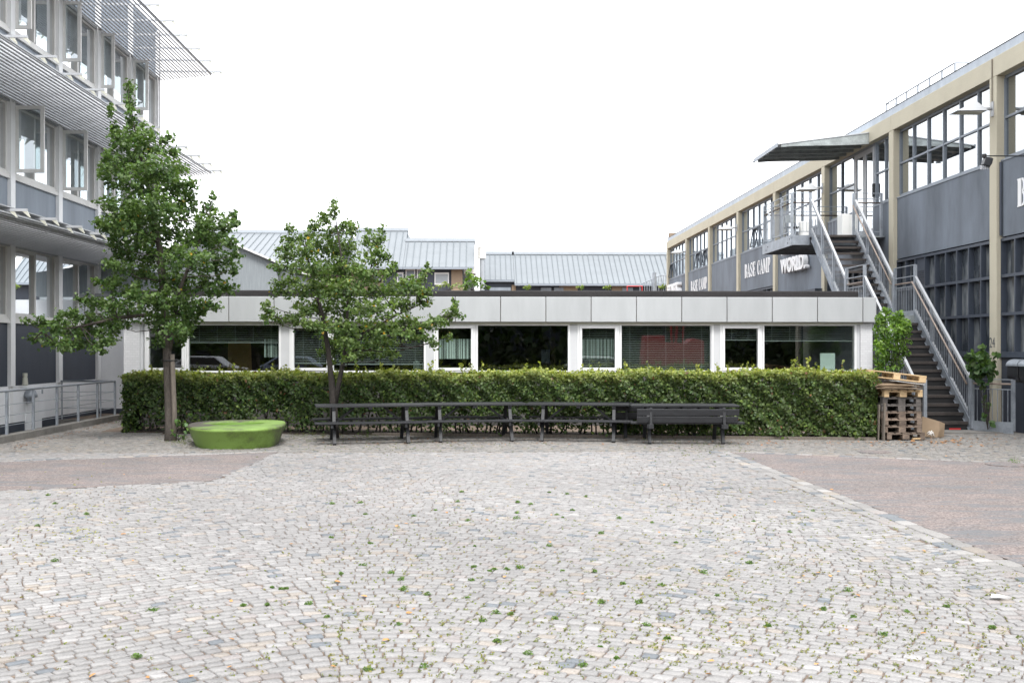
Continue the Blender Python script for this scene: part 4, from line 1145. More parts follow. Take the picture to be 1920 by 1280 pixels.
for x, ins in ((SX0, 1), (SX1, -1)):
    rail_flight(x, Y1 - .05, Z1, YL1, Z2, 0, ins)
    rail_flight(x, YF2 - .2, Z2 + .02, YT + .08, ZT2 + .02, 0, ins)
def rail_flat(pts, z, parent, wood=True, rods=(1.02, .92), bal=True):
    for a_, c_ in zip(pts[:-1], pts[1:]):
        a_ = Vector((*a_, 0)); c_ = Vector((*c_, 0)); d_ = c_ - a_; L_ = d_.length
        r_ = MB()
        for h in rods: r_.bar(a_ + Vector((0, 0, z + h)), c_ + Vector((0, 0, z + h)), .03 if h > 1 else .02, .02)
        r_.bar(a_ + Vector((0, 0, z + .12)), c_ + Vector((0, 0, z + .12)), .03, .02)
        r_.build("rail", M['galv'], parent)
        if wood:
            h_ = MB(); h_.tube([a_ + Vector((0, 0, z + wood)), c_ + Vector((0, 0, z + wood))], .022, 8); h_.build("handrail", M['handdark'] if z > 4 else M['handwood'], parent, smooth=True)
        if bal:
            ba = MB(); nb = max(2, int(L_ / .11))
            for k in range(1, nb):
                q_ = a_ + d_ * (k / nb); ba.box(q_.x - .006, q_.x + .006, q_.y - .006, q_.y + .006, z + .12, z + bal)
            ba.build("balusters", M['galv'], parent)
        np_ = max(1, int(round(L_ / 1.0)))
        for k in range(0 if a_.xy == Vector(pts[0]) else 1, np_ + 1):
            q_ = a_ + d_ * (k / np_)
            pb = MB(); pb.box(q_.x - .035, q_.x + .035, q_.y - .035, q_.y + .035, z - .05, z + max(rods)); pb.build("post", M['galv'], parent)
rail_flat([(SX1, YL1), (SX1, YF2 - .25)], Z2, st, wood=.86, rods=(1.30, 1.02, .76), bal=.76)
rail_flat([(SX0, YL1), (SX0, YF2 - .25)], Z2, st, wood=.86, rods=(1.30, 1.02, .76), bal=.76)
rail_flat([(SX1 + .02, Y1 - .1), (11.74, 23.1)], .12, st, wood=.98, rods=(1.08, .86), bal=.86)
rail_flat([(SX0, Y1 - .1), (SX0, 23.3)], .12, st, wood=.98, rods=(1.08, .86), bal=False)
rail_flat([(SX0, YT + .22), (9.30, YT + .22), (9.30, 34.5), (12.0, 34.5)], ZT2, st, wood=.98, rods=(1.27, 1.10), bal=.85)
rail_flat([(SX1, YT + .25), (12.0, YT + .25)], ZT2, st, wood=.98, rods=(1.27, 1.10), bal=False)
# things on the landing
c = PT(1588, 440, 32.9)
b_ = MB(); b_.box(c.x - .24, c.x + .0, 32.3, 32.75, ZT2 + .005, ZT2 + .76); b_.box(c.x, c.x + .26, 32.32, 32.8, ZT2 + .005, ZT2 + .74)
tag(b_.build("planter_box", M['plantbox'], bevel=.01), "tall white box standing at the top of the outdoor stair", "box")
c = PT(1508, 430, 33.6)
b_ = MB(); b_.lathe([(.001, 0), (.16, 0), (.19, .6), (.17, .62), (.001, .6)], (c.x, c.y, ZT2 + .005), 18)
tag(b_.build("pot", M['plantbox'], smooth=False), "white round pot behind the landing railing", "pot")
c = PT(1484, 430, 33.6); ch = thing("chair", (c.x, c.y, ZT2), "small dark folding chair on the stair landing", "chair")
b_ = MB(); b_.box(c.x - .2, c.x + .2, c.y - .18, c.y + .18, ZT2 + .43, ZT2 + .46); b_.build("seat", M['rubber'], ch)
b_ = MB(); b_.box(c.x - .18, c.x + .18, c.y + .2, c.y + .22, ZT2 + .62, ZT2 + .86); b_.build("backrest", M['galvdark'], ch)
for sx in (-.17, .17):
    b_ = MB(); b_.tube([(c.x + sx, c.y + .22, ZT2 + .88), (c.x + sx, c.y - .2, ZT2 + .005)], .011, 6); b_.build("leg", M['rubber'], ch)
    b_ = MB(); b_.tube([(c.x + sx, c.y - .1, ZT2 + .44), (c.x + sx, c.y + .25, ZT2 + .005)], .011, 6); b_.build("leg", M['rubber'], ch)
# barrier tape under the first tread
b_ = MB(); b_.box(10.66, 10.92, 23.86, 23.87, .05, .08); tag(b_.build("barrier_tape", M['redtape']), "red barrier tape lying under the lowest stair tread", "tape")

# ================================================================== FAR HOUSES WITH ZINC ROOFS
def zinc_roof(parent, poly_px, t_e, z_e, slope, seam, x0, x1, trimw=.35):
    pass
def far_house(label, name, t_e, e_px, ridge, base_t, parts):
    return None
def roof_plane(t, t_e, z_e, s): return z_e + (t - t_e) * s
def build_roof(h, xs, t_e, z_e, s, seam=.6):
    """xs: list of (x_left, x_right, depth_of_ridge)"""
    for (xa_, xb_, tr) in xs:
        zr = roof_plane(tr, t_e, z_e, s)
        b_ = MB(); b_.add([(xa_, t_e, z_e), (xb_, t_e, z_e), (xb_, tr, zr), (xa_, tr, zr), (xa_, t_e, z_e - .12), (xb_, t_e, z_e - .12), (xb_, tr, zr - .12), (xa_, tr, zr - .12)],
                          [(0, 1, 2, 3), (7, 6, 5, 4), (0, 4, 5, 1), (1, 5, 6, 2), (2, 6, 7, 3), (3, 7, 4, 0)])
        ro = b_.build("roof", M['zinc'], h)
        se = MB(); x = xa_ + .2
        while x < xb_ - .1:
            se.bar((x, t_e, z_e + .025), (x, tr - .05, zr + .025), .05, .05); x += seam
        se.build("seams", M['zincseam'], ro)
        tr_ = MB(); tr_.box(xa_ - .1, xb_ + .1, tr, tr + .3, zr - .3, zr + .30); tr_.box(xa_ - .1, xb_ + .1, tr - .12, tr, zr + .0, zr + .10)
        tr_.build("ridge_trim", M['zinctrim'], ro)
        ba = MB(); ba.box(xa_, xb_, tr + .3, tr + 6, 0, zr - .2); ba.build("rear_wall", M['clad'], h)
        gu = MB(); gu.box(xa_, xb_, t_e - .12, t_e, z_e - .22, z_e - .02); gu.build("gutter", M['winframe'], ro)
# house B (centre left)
def XT(px, t): return PT(px, 0, t).x
tE = 95.0
hB = thing("terrace_house", (-6, tE, 0), "far brick house with stepped grey zinc roof, behind the small tree", "house", "zinc roofed houses beyond the pavilion")
zE = PT(0, 500.5, tE).z
s_ = (PT(0, 453, 99.4).z - zE) / 4.4
build_roof(hB, [(XT(655, tE), XT(764, 101), 101.3), (XT(764, 101) + .02, XT(889, 99), 99.4)], tE, zE, s_, .6)
x_ = lambda px: XT(px, tE + 1.2)
b_ = MB(); b_.box(x_(660), x_(719), tE + 1, tE + 3, 0, zE - .2); b_.build("brick_wall", M['redbrick'], hB)
b_ = MB(); b_.box(x_(846.5), x_(867), tE + .8, tE + 3, 0, zE - .15); b_.build("brick_wall", M['brick'], hB)
b_ = MB(); b_.box(x_(719), x_(846.5), tE + 1.1, tE + 3, 0, zE - .15); b_.build("dark_wall", M['navy'], hB)
for (a_, c_, t0, b0) in ((700, 716, 516, 530), (745, 757, 511, 530), (761, 779, 504.5, 524), (782, 801, 504.5, 524), (815, 842, 511, 534)):
    f_ = MB(); z1_ = PT(0, t0, tE + 1).z; z0_ = PT(0, b0, tE + 1).z
    f_.box(x_(a_), x_(c_), tE + 1.0, tE + 1.1, z0_, z1_); wf = f_.build("window", M['white'], hB)
    f_ = MB(); f_.box(x_(a_ + 2), x_(c_ - 2), tE + .97, tE + .99, z0_ + .15, z1_ - .15); f_.build("pane", M['slatelight'] if a_ < 810 else M['zinctrim'], wf)
b_ = MB(); b_.box(x_(870), x_(892), tE + 1.2, tE + 4, zE - .5, zE + .3); b_.box(x_(893), x_(897), tE + 1.2, tE + 3, zE - .8, zE + 2.6); b_.build("bay_side", M['offwhite'], hB)
# flue pipes
for (px, yt, yb2, t_, lb) in ((904, 463.5, 524, 98.0, "white capped flue pipe between the two far zinc roofs"), (708, 417, 436, 103.0, "white capped flue pipe above the stepped zinc roof, beside the small tree's top")):
    c = PT(px, yt, t_); c0 = PT(px, yb2, t_)
    fl = thing("flue_pipe", (c.x, c.y, c0.z), lb, "flue", "flues on the far roofs")
    b_ = MB(); b_.lathe([(.22, c0.z - 1), (.22, c.z - .9)], (c.x, c.y, 0), 16); b_.build("pipe", M['zinctrim'], fl, smooth=True)
    b_ = MB(); b_.lathe([(.34, c.z - 1.05), (.34, c.z - .08), (.37, c.z - .05), (.37, c.z), (.001, c.z + .02)], (c.x, c.y, 0), 18); b_.build("cap", M['plantbox'], fl, smooth=False)
# house A (left) with shallower roof
hA = thing("terrace_house", (-20, 96, 0), "far house with wide shallow zinc roof seen between the two trees", "house", "zinc roofed houses beyond the pavilion")
zr = PT(0, 438.5, 108).z
build_roof(hA, [(XT(380, 108), XT(652, 104), 108.0)], 95.5, zr - .34 * 12.5, .34, .66)
b_ = MB(); b_.box(XT(380, 100), XT(655, 96), 96.5, 98, 0, zr - .34 * 12.5 - .1); b_.build("wall", M['redbrick'], hA)
# house C (right)
hC = thing("terrace_house", (8, 100, 0), "far house with long grey zinc roof right of the white flue", "house", "zinc roofed houses beyond the pavilion")
tC = 100.0; zC = PT(0, 531, tC).z; zCr = PT(0, 477, 104.8).z
build_roof(hC, [(XT(965, tC), XT(1330, tC), 104.8)], tC, zC, (zCr - zC) / 4.8, .51)
t2_ = 101.0
build_roof(hC, [(XT(905, t2_), XT(965, tC) - .02, 104.8)], 100.6, roof_plane(100.6, tC, zC, (zCr - zC) / 4.8), (zCr - zC) / 4.8, .51)
b_ = MB(); b_.box(XT(900, tC), XT(1330, tC), tC + 1, tC + 2, 0, zC + .3); b_.build("dark_wall", M['navy'], hC)
for (a_, c_) in ((960, 968), (1050, 1085), (1150, 1180)):
    b_ = MB(); b_.box(XT(a_, tC), XT(c_, tC), tC + .8, tC + 1.0, 0, zC - .1); b_.build("brick_wall", M['brick'], hC)
for (a_, c_) in ((918, 958), (1015, 1035), (1040, 1058), (1170, 1190)):
    b_ = MB(); b_.box(XT(a_, tC), XT(c_, tC), tC + .7, tC + .8, zC - 1.6, zC - .35); b_.build("window", M['slatelight'], hC)
# small stair rails and red frame beyond the roof
b_ = MB(); tt = 70
for k in range(13):
    q_ = PT(1200 + k * 4.4, 0, tt); zt_ = PT(0, 533 - min(k, 9) * 1.9, tt).z
    b_.tube([(q_.x, q_.y, 4.0), (q_.x, q_.y, zt_)], .022, 5)
pts = [PT(1200 + k * 4.4, 533 - min(k, 9) * 1.9, tt) for k in range(13)]
b_.tube(pts, .03, 5)
q_ = PT(1227, 511, tt); b_.tube([(q_.x, q_.y, 3.5), (q_.x, q_.y, q_.z)], .13, 10)
tag(b_.build("stair_railing", M['galv']), "thin curved steel stair railing behind the pavilion roof beside the workshop end", "railing")
b_ = MB(); a_ = PT(1176, 536.5, 68); c_ = PT(1204, 536.5, 68)
b_.tube([(a_.x, a_.y, a_.z - .8), a_, c_, (c_.x, c_.y, c_.z - .8)], .045, 6)
tag(b_.build("bike_rack", M['redtape']), "red tubular frame just showing over the pavilion roof", "frame")
# cladded gable wall behind the trees
YG2 = 40.0
hG = thing("gable_house", (-10, YG2, 0), "pale grey board-clad gable with white verge behind the pavilion roof, left of the small tree", "house")
p = lambda px, py: atY(px, py, YG2)
b_ = MB(); b_.prism([p(215, 575), p(600, 575), p(600, 526), p(440, 457), p(395, 440), p(222, 503)], (0, .3, 0)); b_.build("gable_wall", M['clad'], hG)
b_ = MB(); a_, c_, d_ = p(222, 503), p(395, 438), p(602, 527)
b_.bar((a_.x, YG2 - .08, a_.z), (c_.x, YG2 - .08, c_.z), .25, .07); b_.bar((c_.x, YG2 - .08, c_.z), (d_.x, YG2 - .08, d_.z), .25, .07)
b_.build("verge_board", M['white'], hG)
b_ = MB(); q_ = p(443, 462); b_.box(q_.x - .05, q_.x + .12, YG2 - .06, YG2 - .01, q_.z - .25, q_.z + .1); b_.build("verge_bracket", M['white'], hG)
# ================================================================== FOLIAGE
def leaves_mesh(name, C, Nn, size, col, mat, parent=None, asp=.85):
    """C centres (n,3), Nn unit normals, size (n,), col (n,3)"""
    n = len(C)
    r_ = rng.normal(0, 1, (n, 3)); d = r_ - (r_ * Nn).sum(1, keepdims=True) * Nn
    d /= np.linalg.norm(d, axis=1, keepdims=True) + 1e-9
    s = np.cross(Nn, d)
    L = size[:, None]; W = (size * asp * rng.uniform(.8, 1.15, n))[:, None]
    bend = Nn * (L * rng.uniform(-.02, .16, (n, 1)))
    V = np.stack([C - d * L * .5,
                  C - d * L * .28 + s * W * .46 + bend,
                  C + d * L * .18 + s * W * .38 + bend,
                  C + d * L * .55,
                  C + d * L * .18 - s * W * .38 + bend,
                  C - d * L * .28 - s * W * .46 + bend], 1).reshape(-1, 3)
    q = np.array([(0, 1, 2, 3), (0, 3, 4, 5)])
    Q = (q[None] + (np.arange(n) * 6)[:, None, None]).reshape(-1, 4)
    return quads_mesh(name, V, Q, mat, parent, np.repeat(col, 6, 0))
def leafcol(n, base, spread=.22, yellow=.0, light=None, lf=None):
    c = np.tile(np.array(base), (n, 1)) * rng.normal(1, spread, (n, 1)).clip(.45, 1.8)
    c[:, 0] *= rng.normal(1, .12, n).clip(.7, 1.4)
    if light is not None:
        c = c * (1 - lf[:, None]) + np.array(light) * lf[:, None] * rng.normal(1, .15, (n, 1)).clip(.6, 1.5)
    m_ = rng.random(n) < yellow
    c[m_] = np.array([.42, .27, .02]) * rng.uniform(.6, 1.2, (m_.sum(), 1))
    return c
def normals(n, up=.75, out=None, ow=.4):
    v = rng.normal(0, 1, (n, 3)); v /= np.linalg.norm(v, axis=1, keepdims=True)
    v[:, 2] += up
    if out is not None: v += out * ow
    return v / np.linalg.norm(v, axis=1, keepdims=True)

def lobed_tree(name, label, base, t0, lobes, limbs, leafsize, dens, base_col, light_col, yellow, barkm, trunk_pts, trunk_r, extra=None, seed=1):
    global rng
    rng = np.random.default_rng(seed)
    tr = thing(name, base, label, "tree")
    Cs, Os, Ls = [], [], []
    ctr = {}
    for i, (cx, cy, rx, ry) in enumerate(lobes):
        px_m = F / t0
        span = 1.25
        dep = rng.uniform(-span, span) * (1 - min(1, abs(cx - lobes[0][0]) / 260) * .35)
        if rx < 15: dep *= .35
        c = PT(cx, cy, t0 + dep); k = (t0 + dep) / F
        rxm, rzm = rx * k, ry * k; rym = max(.12, (rxm + rzm) / 2 * 1.05)
        ctr[i] = (c, rxm, rzm)
        area = math.pi * rxm * rzm
        nn = int(dens * area / (leafsize ** 2 * .6) * (1.5 if min(rx, ry) < 11 else 1.0)) + 14
        # clustered sprays: leaves sit along short twigs rather than evenly
        ns = max(2, nn // 9)
        a = rng.normal(0, 1, (ns, 3)); a /= np.linalg.norm(a, axis=1, keepdims=True)
        rr = rng.random((ns, 1)) ** .45
        sc = a * rr * np.array([rxm, rym, rzm]) * 1.0
        tip = a * np.array([1, 1, .75]) + np.array([0, 0, .25]); tip /= np.linalg.norm(tip, axis=1, keepdims=True)
        ln = rng.uniform(.10, .30, (ns, 1)) * min(1, (rxm + .15) * 2)
        per = np.repeat(np.arange(ns), 9)
        f_ = rng.random((len(per), 1))
        pts = sc[per] + tip[per] * ln[per] * (f_ - .35) + rng.normal(0, .03, (len(per), 3))
        W = pts + np.array(c)
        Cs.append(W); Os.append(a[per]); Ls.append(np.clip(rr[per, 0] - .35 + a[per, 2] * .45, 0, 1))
    C = np.concatenate(Cs); O = np.concatenate(Os); Lf = np.concatenate(Ls)
    n = len(C)
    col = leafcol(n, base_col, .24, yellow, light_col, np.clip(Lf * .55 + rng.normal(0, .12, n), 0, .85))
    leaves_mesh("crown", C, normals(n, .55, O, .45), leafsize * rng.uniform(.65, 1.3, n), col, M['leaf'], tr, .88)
    # trunk
    b_ = MB()
    for tp, rr_ in zip(trunk_pts, trunk_r): b_.tube(tp, rr_, 12)
    b_.build("trunk", barkm, tr, smooth=True)
    # limbs: from trunk points to lobe centres
    lb_ = MB()
    tp = [Vector(q_) for q_ in trunk_pts[0]]
    for i in range(len(lobes)):
        c, rxm, rzm = ctr[i]
        tz = c.z - abs(c.x - tp[-1].x) * limbs[0] - .2
        allp = []
        for tpp in trunk_pts:
            for a_, b2 in zip(tpp[:-1], tpp[1:]):
                a_ = Vector(a_); b2 = Vector(b2)
                for u in np.linspace(0, 1, 7): allp.append(a_ + (b2 - a_) * float(u))
        s0 = min(allp, key=lambda q_: (q_ - c).length + max(0, q_.z - c.z + .15) * 3 + (8 if q_.z < limbs[1] else 0))
        d_ = c - s0
        if d_.length < .25: continue
        mid = s0 + d_ * .5 + Vector((rng.normal(0, .08), rng.normal(0, .08), -.10 * d_.length + .03)) * 1.0
        end = s0 + d_ * 1.02
        rad = .007 + .008 * d_.length
        lb_.tube([s0, s0 + (mid - s0) * .55 + Vector((0, 0, .02)), mid, mid + (end - mid) * .6, end], [rad, rad * .8, rad * .6, rad * .4, rad * .18], 6)
        for q_ in range(4):
            u = rng.uniform(.35, 1); p0 = mid + (end - mid) * u
            e_ = Vector(rng.normal(0, 1, 3)); e_.z = abs(e_.z) * .6; e_.normalize()
            p1 = p0 + Vector((e_.x * rxm, e_.y * rxm, e_.z * rzm)) * .8
            lb_.tube([p0, (p0 + p1) / 2 + Vector((0, 0, .02)), p1], [rad * .3, rad * .2, .003], 5)
    lb_.build("branches", barkm, tr, smooth=True)
    return tr, ctr
L1 = [(258, 420, 50, 40),(241,158,3,8),(243,168,5,8),(208,205,3,8),(243,172,4,16),(244,195,7,18),(247,220,12,18),(257,248,26,18),(209,215,4,12),(213,240,8,16),(233,268,34,24),(280,272,32,26),(312,262,9,10),(325,285,12,12),(226,262,14,18),
      (250,305,46,28),(298,315,42,26),(334,322,16,16),(330,345,22,14),(205,300,16,16),(214,330,30,18),(196,318,10,10),(262,345,52,28),(320,352,40,26),(354,345,12,10),(356,370,16,12),(208,382,24,16),(238,392,46,26),(296,388,52,28),
      (345,392,32,22),(390,392,11,20),(398,374,6,8),(384,425,24,26),(414,425,24,24),(436,402,8,10),(430,424,14,14),(444,418,6,10),(205,428,26,18),(190,418,10,8),(250,432,48,26),(318,438,58,28),(382,450,42,26),(430,455,16,16),(440,478,10,8),
      (230,466,36,20),(288,478,52,26),(348,488,52,28),(408,492,36,26),(436,505,12,12),(222,498,26,10),(262,515,46,20),(328,528,46,24),(388,535,38,22),(425,540,20,14),(205,528,26,10),(232,545,34,16),(160,562,20,7),(186,570,26,8),(215,575,30,10),
      (262,562,40,18),(300,565,42,20),(352,572,42,20),(392,572,20,12),(240,588,40,14),(205,598,34,12),(165,600,30,10),(130,590,26,8),(112,602,20,9),(84,604,22,7),(55,602,16,4),(100,618,26,8),(140,622,30,10),(182,622,34,12),(222,612,26,12),
      (70,634,16,5),(96,640,24,8),(128,645,26,8),(160,644,30,10),(195,640,26,10),(185,656,16,6),(128,656,16,5),(305,600,38,16),(352,605,20,12),(330,620,26,10),(305,630,16,9),(298,640,12,8),(338,636,16,9),(350,626,14,7),(372,590,18,10),(345,590,30,14)]
T1 = 21.8
def tp(px, py, t): return tuple(PT(px, py, t))
g0 = gnd(319, 827)
t1t = [[(g0.x, g0.y, -.05), tp(319, 800, T1), tp(317, 740, T1), tp(314, 680, T1), tp(312, 620, T1), tp(306, 540, T1 + .1), tp(300, 470, T1 + .15), tp(285, 380, T1 + .1), tp(262, 290, T1), tp(248, 215, T1)],
       [tp(318, 655, T1), tp(326, 600, T1 - .1), tp(338, 540, T1 - .25), tp(362, 480, T1 - .3), tp(392, 410, T1 - .3)],
       [tp(311, 600, T1 + .1), tp(280, 590, T1 + .0), tp(220, 596, T1 - .2), tp(150, 612, T1 - .5), tp(80, 622, T1 - .7)]]
t1r = [[.122, .105, .096, .09, .084, .08, .065, .05, .03, .012], [.05, .046, .038, .026, .01], [.045, .04, .032, .022, .008]]
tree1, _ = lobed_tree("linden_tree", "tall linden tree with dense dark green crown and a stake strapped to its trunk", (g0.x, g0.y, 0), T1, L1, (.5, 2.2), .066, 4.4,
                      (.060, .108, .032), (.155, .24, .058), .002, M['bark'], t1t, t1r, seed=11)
# stake and strap
sk = thing("tree_stake", (g0.x + .11, g0.y - .05, 0), "weathered wooden stake strapped to the tall linden's trunk", "stake")
b_ = MB(); a_ = PT(327, 828, T1 - .1); c_ = PT(323, 664, T1 - .1); b_.tube([(a_.x, a_.y, -.02), (a_.x, a_.y, .6), tuple(c_)], [.052, .05, .046], 10); b_.build("pole", M['stake'], sk, smooth=True)
b_ = MB(); c_ = PT(319, 675, T1); b_.tube([(c_.x + .16 * math.cos(a), c_.y - .02 + .14 * math.sin(a), c_.z + .01 * math.sin(a)) for a in np.linspace(0, 2 * math.pi, 20)], .017, 6, cap=False); b_.build("strap", M['rubber'], sk)

L2 = [(640,520,60,40),(628,378,3,10),(624,398,8,12),(612,412,12,8),(600,405,10,5),(592,425,16,9),(620,432,20,14),(652,424,16,9),(660,432,12,10),(541,430,7,9),(546,448,14,13),(572,442,16,12),(572,470,24,16),(540,464,12,7),
      (526,468,8,5),(545,482,24,11),(600,462,32,20),(642,462,34,22),(690,432,5,8),(692,455,16,14),(716,430,4,10),(712,450,11,14),(722,478,14,12),(700,482,22,16),(540,500,26,12),(516,500,10,4),(588,500,34,18),(640,500,40,18),(690,512,34,18),
      (730,508,12,8),(740,498,8,5),(545,528,20,8),(520,531,14,5),(535,545,24,9),(585,545,40,20),(640,545,46,22),(700,545,42,20),(750,540,26,14),(780,522,18,11),(796,508,9,6),(803,500,4,5),(770,535,22,12),
      (590,575,38,16),(645,580,48,20),(700,582,46,18),(752,570,34,16),(795,565,18,12),(790,550,20,9),(498,572,7,7),(506,588,14,8),(530,598,22,8),(552,602,14,7),(570,585,18,10),(500,600,10,5),(600,610,34,14),(655,616,46,16),(712,618,42,15),
      (760,605,26,10),(856,568,4,7),(854,582,8,8),(842,592,14,9),(818,602,20,8),(795,612,18,8),(862,592,6,4),(834,606,10,6),(770,628,20,8),(800,632,16,7),(836,633,12,4),(812,642,12,5),(622,640,28,12),(668,645,42,13),(722,645,32,11),
      (640,660,26,9),(690,662,34,9),(730,664,16,6),(612,662,12,7),(655,672,18,6),(622,676,8,5)]
T2 = 22.3
g1 = gnd(628, 822)
t2t = [[(g1.x, g1.y, -.05), tp(626, 790, T2), tp(625, 745, T2), tp(620, 700, T2), tp(616, 660, T2), tp(606, 600, T2 + .1), tp(592, 540, T2 + .2), tp(580, 500, T2 + .2), tp(572, 450, T2 + .2)],
       [tp(627, 765, T2), tp(635, 720, T2 - .05), tp(643, 680, T2 - .1), tp(660, 650, T2 - .1), tp(690, 620, T2 - .2), tp(745, 590, T2 - .3), tp(800, 565, T2 - .4)],
       [tp(643, 682, T2 - .1), tp(650, 620, T2), tp(652, 560, T2 + .1), tp(640, 480, T2 + .1), tp(628, 400, T2 + .1)],
       [tp(655, 655, T2 - .1), tp(700, 640, T2 - .2), tp(760, 618, T2 - .3), tp(830, 600, T2 - .4)],
       [tp(652, 560, T2 + .1), tp(690, 520, T2 + .2), tp(708, 460, T2 + .2)]]
t2r = [[.10, .088, .08, .058, .052, .045, .038, .03, .01], [.055, .05, .046, .038, .03, .02, .008], [.04, .034, .028, .02, .008], [.03, .026, .02, .008], [.025, .018, .008]]
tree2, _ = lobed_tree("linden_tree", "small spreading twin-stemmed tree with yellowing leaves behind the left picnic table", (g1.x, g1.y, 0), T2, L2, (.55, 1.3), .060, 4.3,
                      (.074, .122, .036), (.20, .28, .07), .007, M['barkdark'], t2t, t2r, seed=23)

# ---- hedge
rng = np.random.default_rng(99)
hl, hr = gnd(232, 812), gnd(1641, 826)
hv = hr - hl; hl_len = hv.length; hv.normalize(); hn = Vector((-hv.y, hv.x, 0))       # hn points away from the camera
HW = .85
def hh(u): return 1.30 + .10 * u + .03 * np.sin(u * 37) + .02 * np.sin(u * 91)          # height along the hedge (u 0..1)
hedge = thing("hedge", tuple(hl + hv * hl_len / 2), "long clipped beech hedge in front of the pavilion, yellow-green on top", "hedge")
def hedge_pts(nf, nt, nl, ni):
    P_, O_, K_ = [], [], []
    hvn, hnn = np.array(hv), np.array(hn)
    def put(u, d, z, o, k):
        P_.append(np.array(hl)[None] + hvn[None] * (u * hl_len)[:, None] + hnn[None] * d[:, None] + np.array([0, 0, 1.])[None] * z[:, None]); O_.append(np.tile(o, (len(u), 1))); K_.append(k)
    u = rng.random(nf); z = rng.random(nf) ** .85 * hh(u)
    # bare patches low on the left half
    bare = (z < .30 + .14 * np.sin(u * 40) * 1 + .12 * np.sin(u * 97)) & (u < .66) & (rng.random(nf) < .82)
    bare |= (z < .12) & (rng.random(nf) < .6)
    thin = (u < .66) & (z < .75) & (rng.random(nf) < .35)
    pocket = (np.sin(u * 131 + z * 7) + np.sin(u * 71 - z * 13) + np.sin(u * 210 + z * 21 + 2) > 1.15) & (rng.random(nf) < .72) & (z < hh(u) - .12)
    ok = ~bare & ~thin & ~pocket
    u, z = u[ok], z[ok]
    bul = .05 * np.sin(u * 55 + z * 4) + .045 * np.sin(u * 140 + z * 9) + .05 * np.sin(z * 3.0) + .03 * np.sin(u * 260 + z * 19)
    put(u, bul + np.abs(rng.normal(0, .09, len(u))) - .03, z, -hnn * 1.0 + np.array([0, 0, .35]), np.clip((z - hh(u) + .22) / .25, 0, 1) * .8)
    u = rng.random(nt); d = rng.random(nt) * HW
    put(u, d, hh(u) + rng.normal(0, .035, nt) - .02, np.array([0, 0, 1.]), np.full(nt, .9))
    for side, uu in ((-1, 0.), (1, 1.)):
        z = rng.random(nl) * hh(np.full(nl, uu)); 
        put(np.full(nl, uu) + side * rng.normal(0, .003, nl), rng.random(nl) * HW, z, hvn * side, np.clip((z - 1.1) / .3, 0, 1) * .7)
    u = rng.random(ni); z = .15 + rng.random(ni) * (hh(u) - .2); ok = ~((z < .5) & (u < .66) & (rng.random(ni) < .9))
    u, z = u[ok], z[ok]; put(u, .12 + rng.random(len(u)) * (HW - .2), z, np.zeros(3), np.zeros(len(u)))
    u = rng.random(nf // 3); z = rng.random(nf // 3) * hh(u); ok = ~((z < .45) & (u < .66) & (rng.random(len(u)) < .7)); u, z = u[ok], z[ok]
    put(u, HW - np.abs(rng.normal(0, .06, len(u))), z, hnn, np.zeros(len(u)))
    return np.concatenate(P_), np.concatenate(O_), np.concatenate(K_)
C, O, K = hedge_pts(52000, 13000, 2900, 22000)
# loose shoots above the clipped top
SC, SK = [], []
tw = MB()
for k in range(330):
    u = rng.random(); hgt = rng.uniform(.05, .13) if rng.random() < .84 else rng.uniform(.14, .32); d = rng.random() * HW * .9
    b0 = np.array(hl) + np.array(hv) * u * hl_len + np.array(hn) * d; lean = rng.normal(0, .18, 2)
    z0_ = float(hh(u)) - .03; m_ = int(hgt / .028) + 2
    tw.tube([(b0[0], b0[1], z0_), (b0[0] + lean[0] * hgt, b0[1] + lean[1] * hgt, z0_ + hgt)], [.004, .002], 4, cap=False)
    for j in range(m_):
        f_ = (j + .5) / m_
        SC.append([b0[0] + lean[0] * hgt * f_ + rng.normal(0, .018), b0[1] + lean[1] * hgt * f_ + rng.normal(0, .018), z0_ + hgt * f_]); SK.append(1.0)
C = np.concatenate([C, np.array(SC)]); O = np.concatenate([O, np.zeros((len(SC), 3))]); K = np.concatenate([K, np.array(SK)])
n = len(C)
uu = ((C - np.array(hl)) @ np.array(hv)) / hl_len
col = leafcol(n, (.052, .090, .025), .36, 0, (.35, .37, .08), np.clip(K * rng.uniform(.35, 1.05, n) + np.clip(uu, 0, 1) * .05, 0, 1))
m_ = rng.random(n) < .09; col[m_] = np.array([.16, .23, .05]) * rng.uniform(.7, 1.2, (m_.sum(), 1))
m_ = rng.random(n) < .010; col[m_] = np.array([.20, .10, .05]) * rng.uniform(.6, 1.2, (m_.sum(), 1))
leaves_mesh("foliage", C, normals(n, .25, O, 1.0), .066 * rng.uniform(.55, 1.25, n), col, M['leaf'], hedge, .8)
for k in range(120):
    u = (k + rng.random()) / 120; b0 = hl + hv * (u * hl_len) + hn * rng.uniform(.25, .6)
    pts = [Vector((b0.x, b0.y, -.01))]
    for j in range(4): pts.append(pts[-1] + Vector((rng.normal(0, .06), rng.normal(0, .05), .26)))
    tw.tube(pts, [.022, .018, .014, .01, .006], 6)
tw.build("stems", M['barkdark'], hedge)
sb = MB(Matrix.Translation(hl) @ Matrix.Rotation(math.atan2(hv.y, hv.x), 4, 'Z'))
sb.box(.1, hl_len - .02, .05, HW + .3, 0.0, .035)
tag(sb.build("hedge_bed", M['soil']), kind='structure')
# low kerb at the hedge foot (right half) 
kb_ = MB(Matrix.Translation(hl) @ Matrix.Rotation(math.atan2(hv.y, hv.x), 4, 'Z')); kb_.box(hl_len * .35, hl_len, -.06, .03, 0, .07)
tag(kb_.build("edging_board", M['stake']), "low weathered edging board along the foot of the hedge", "edging")

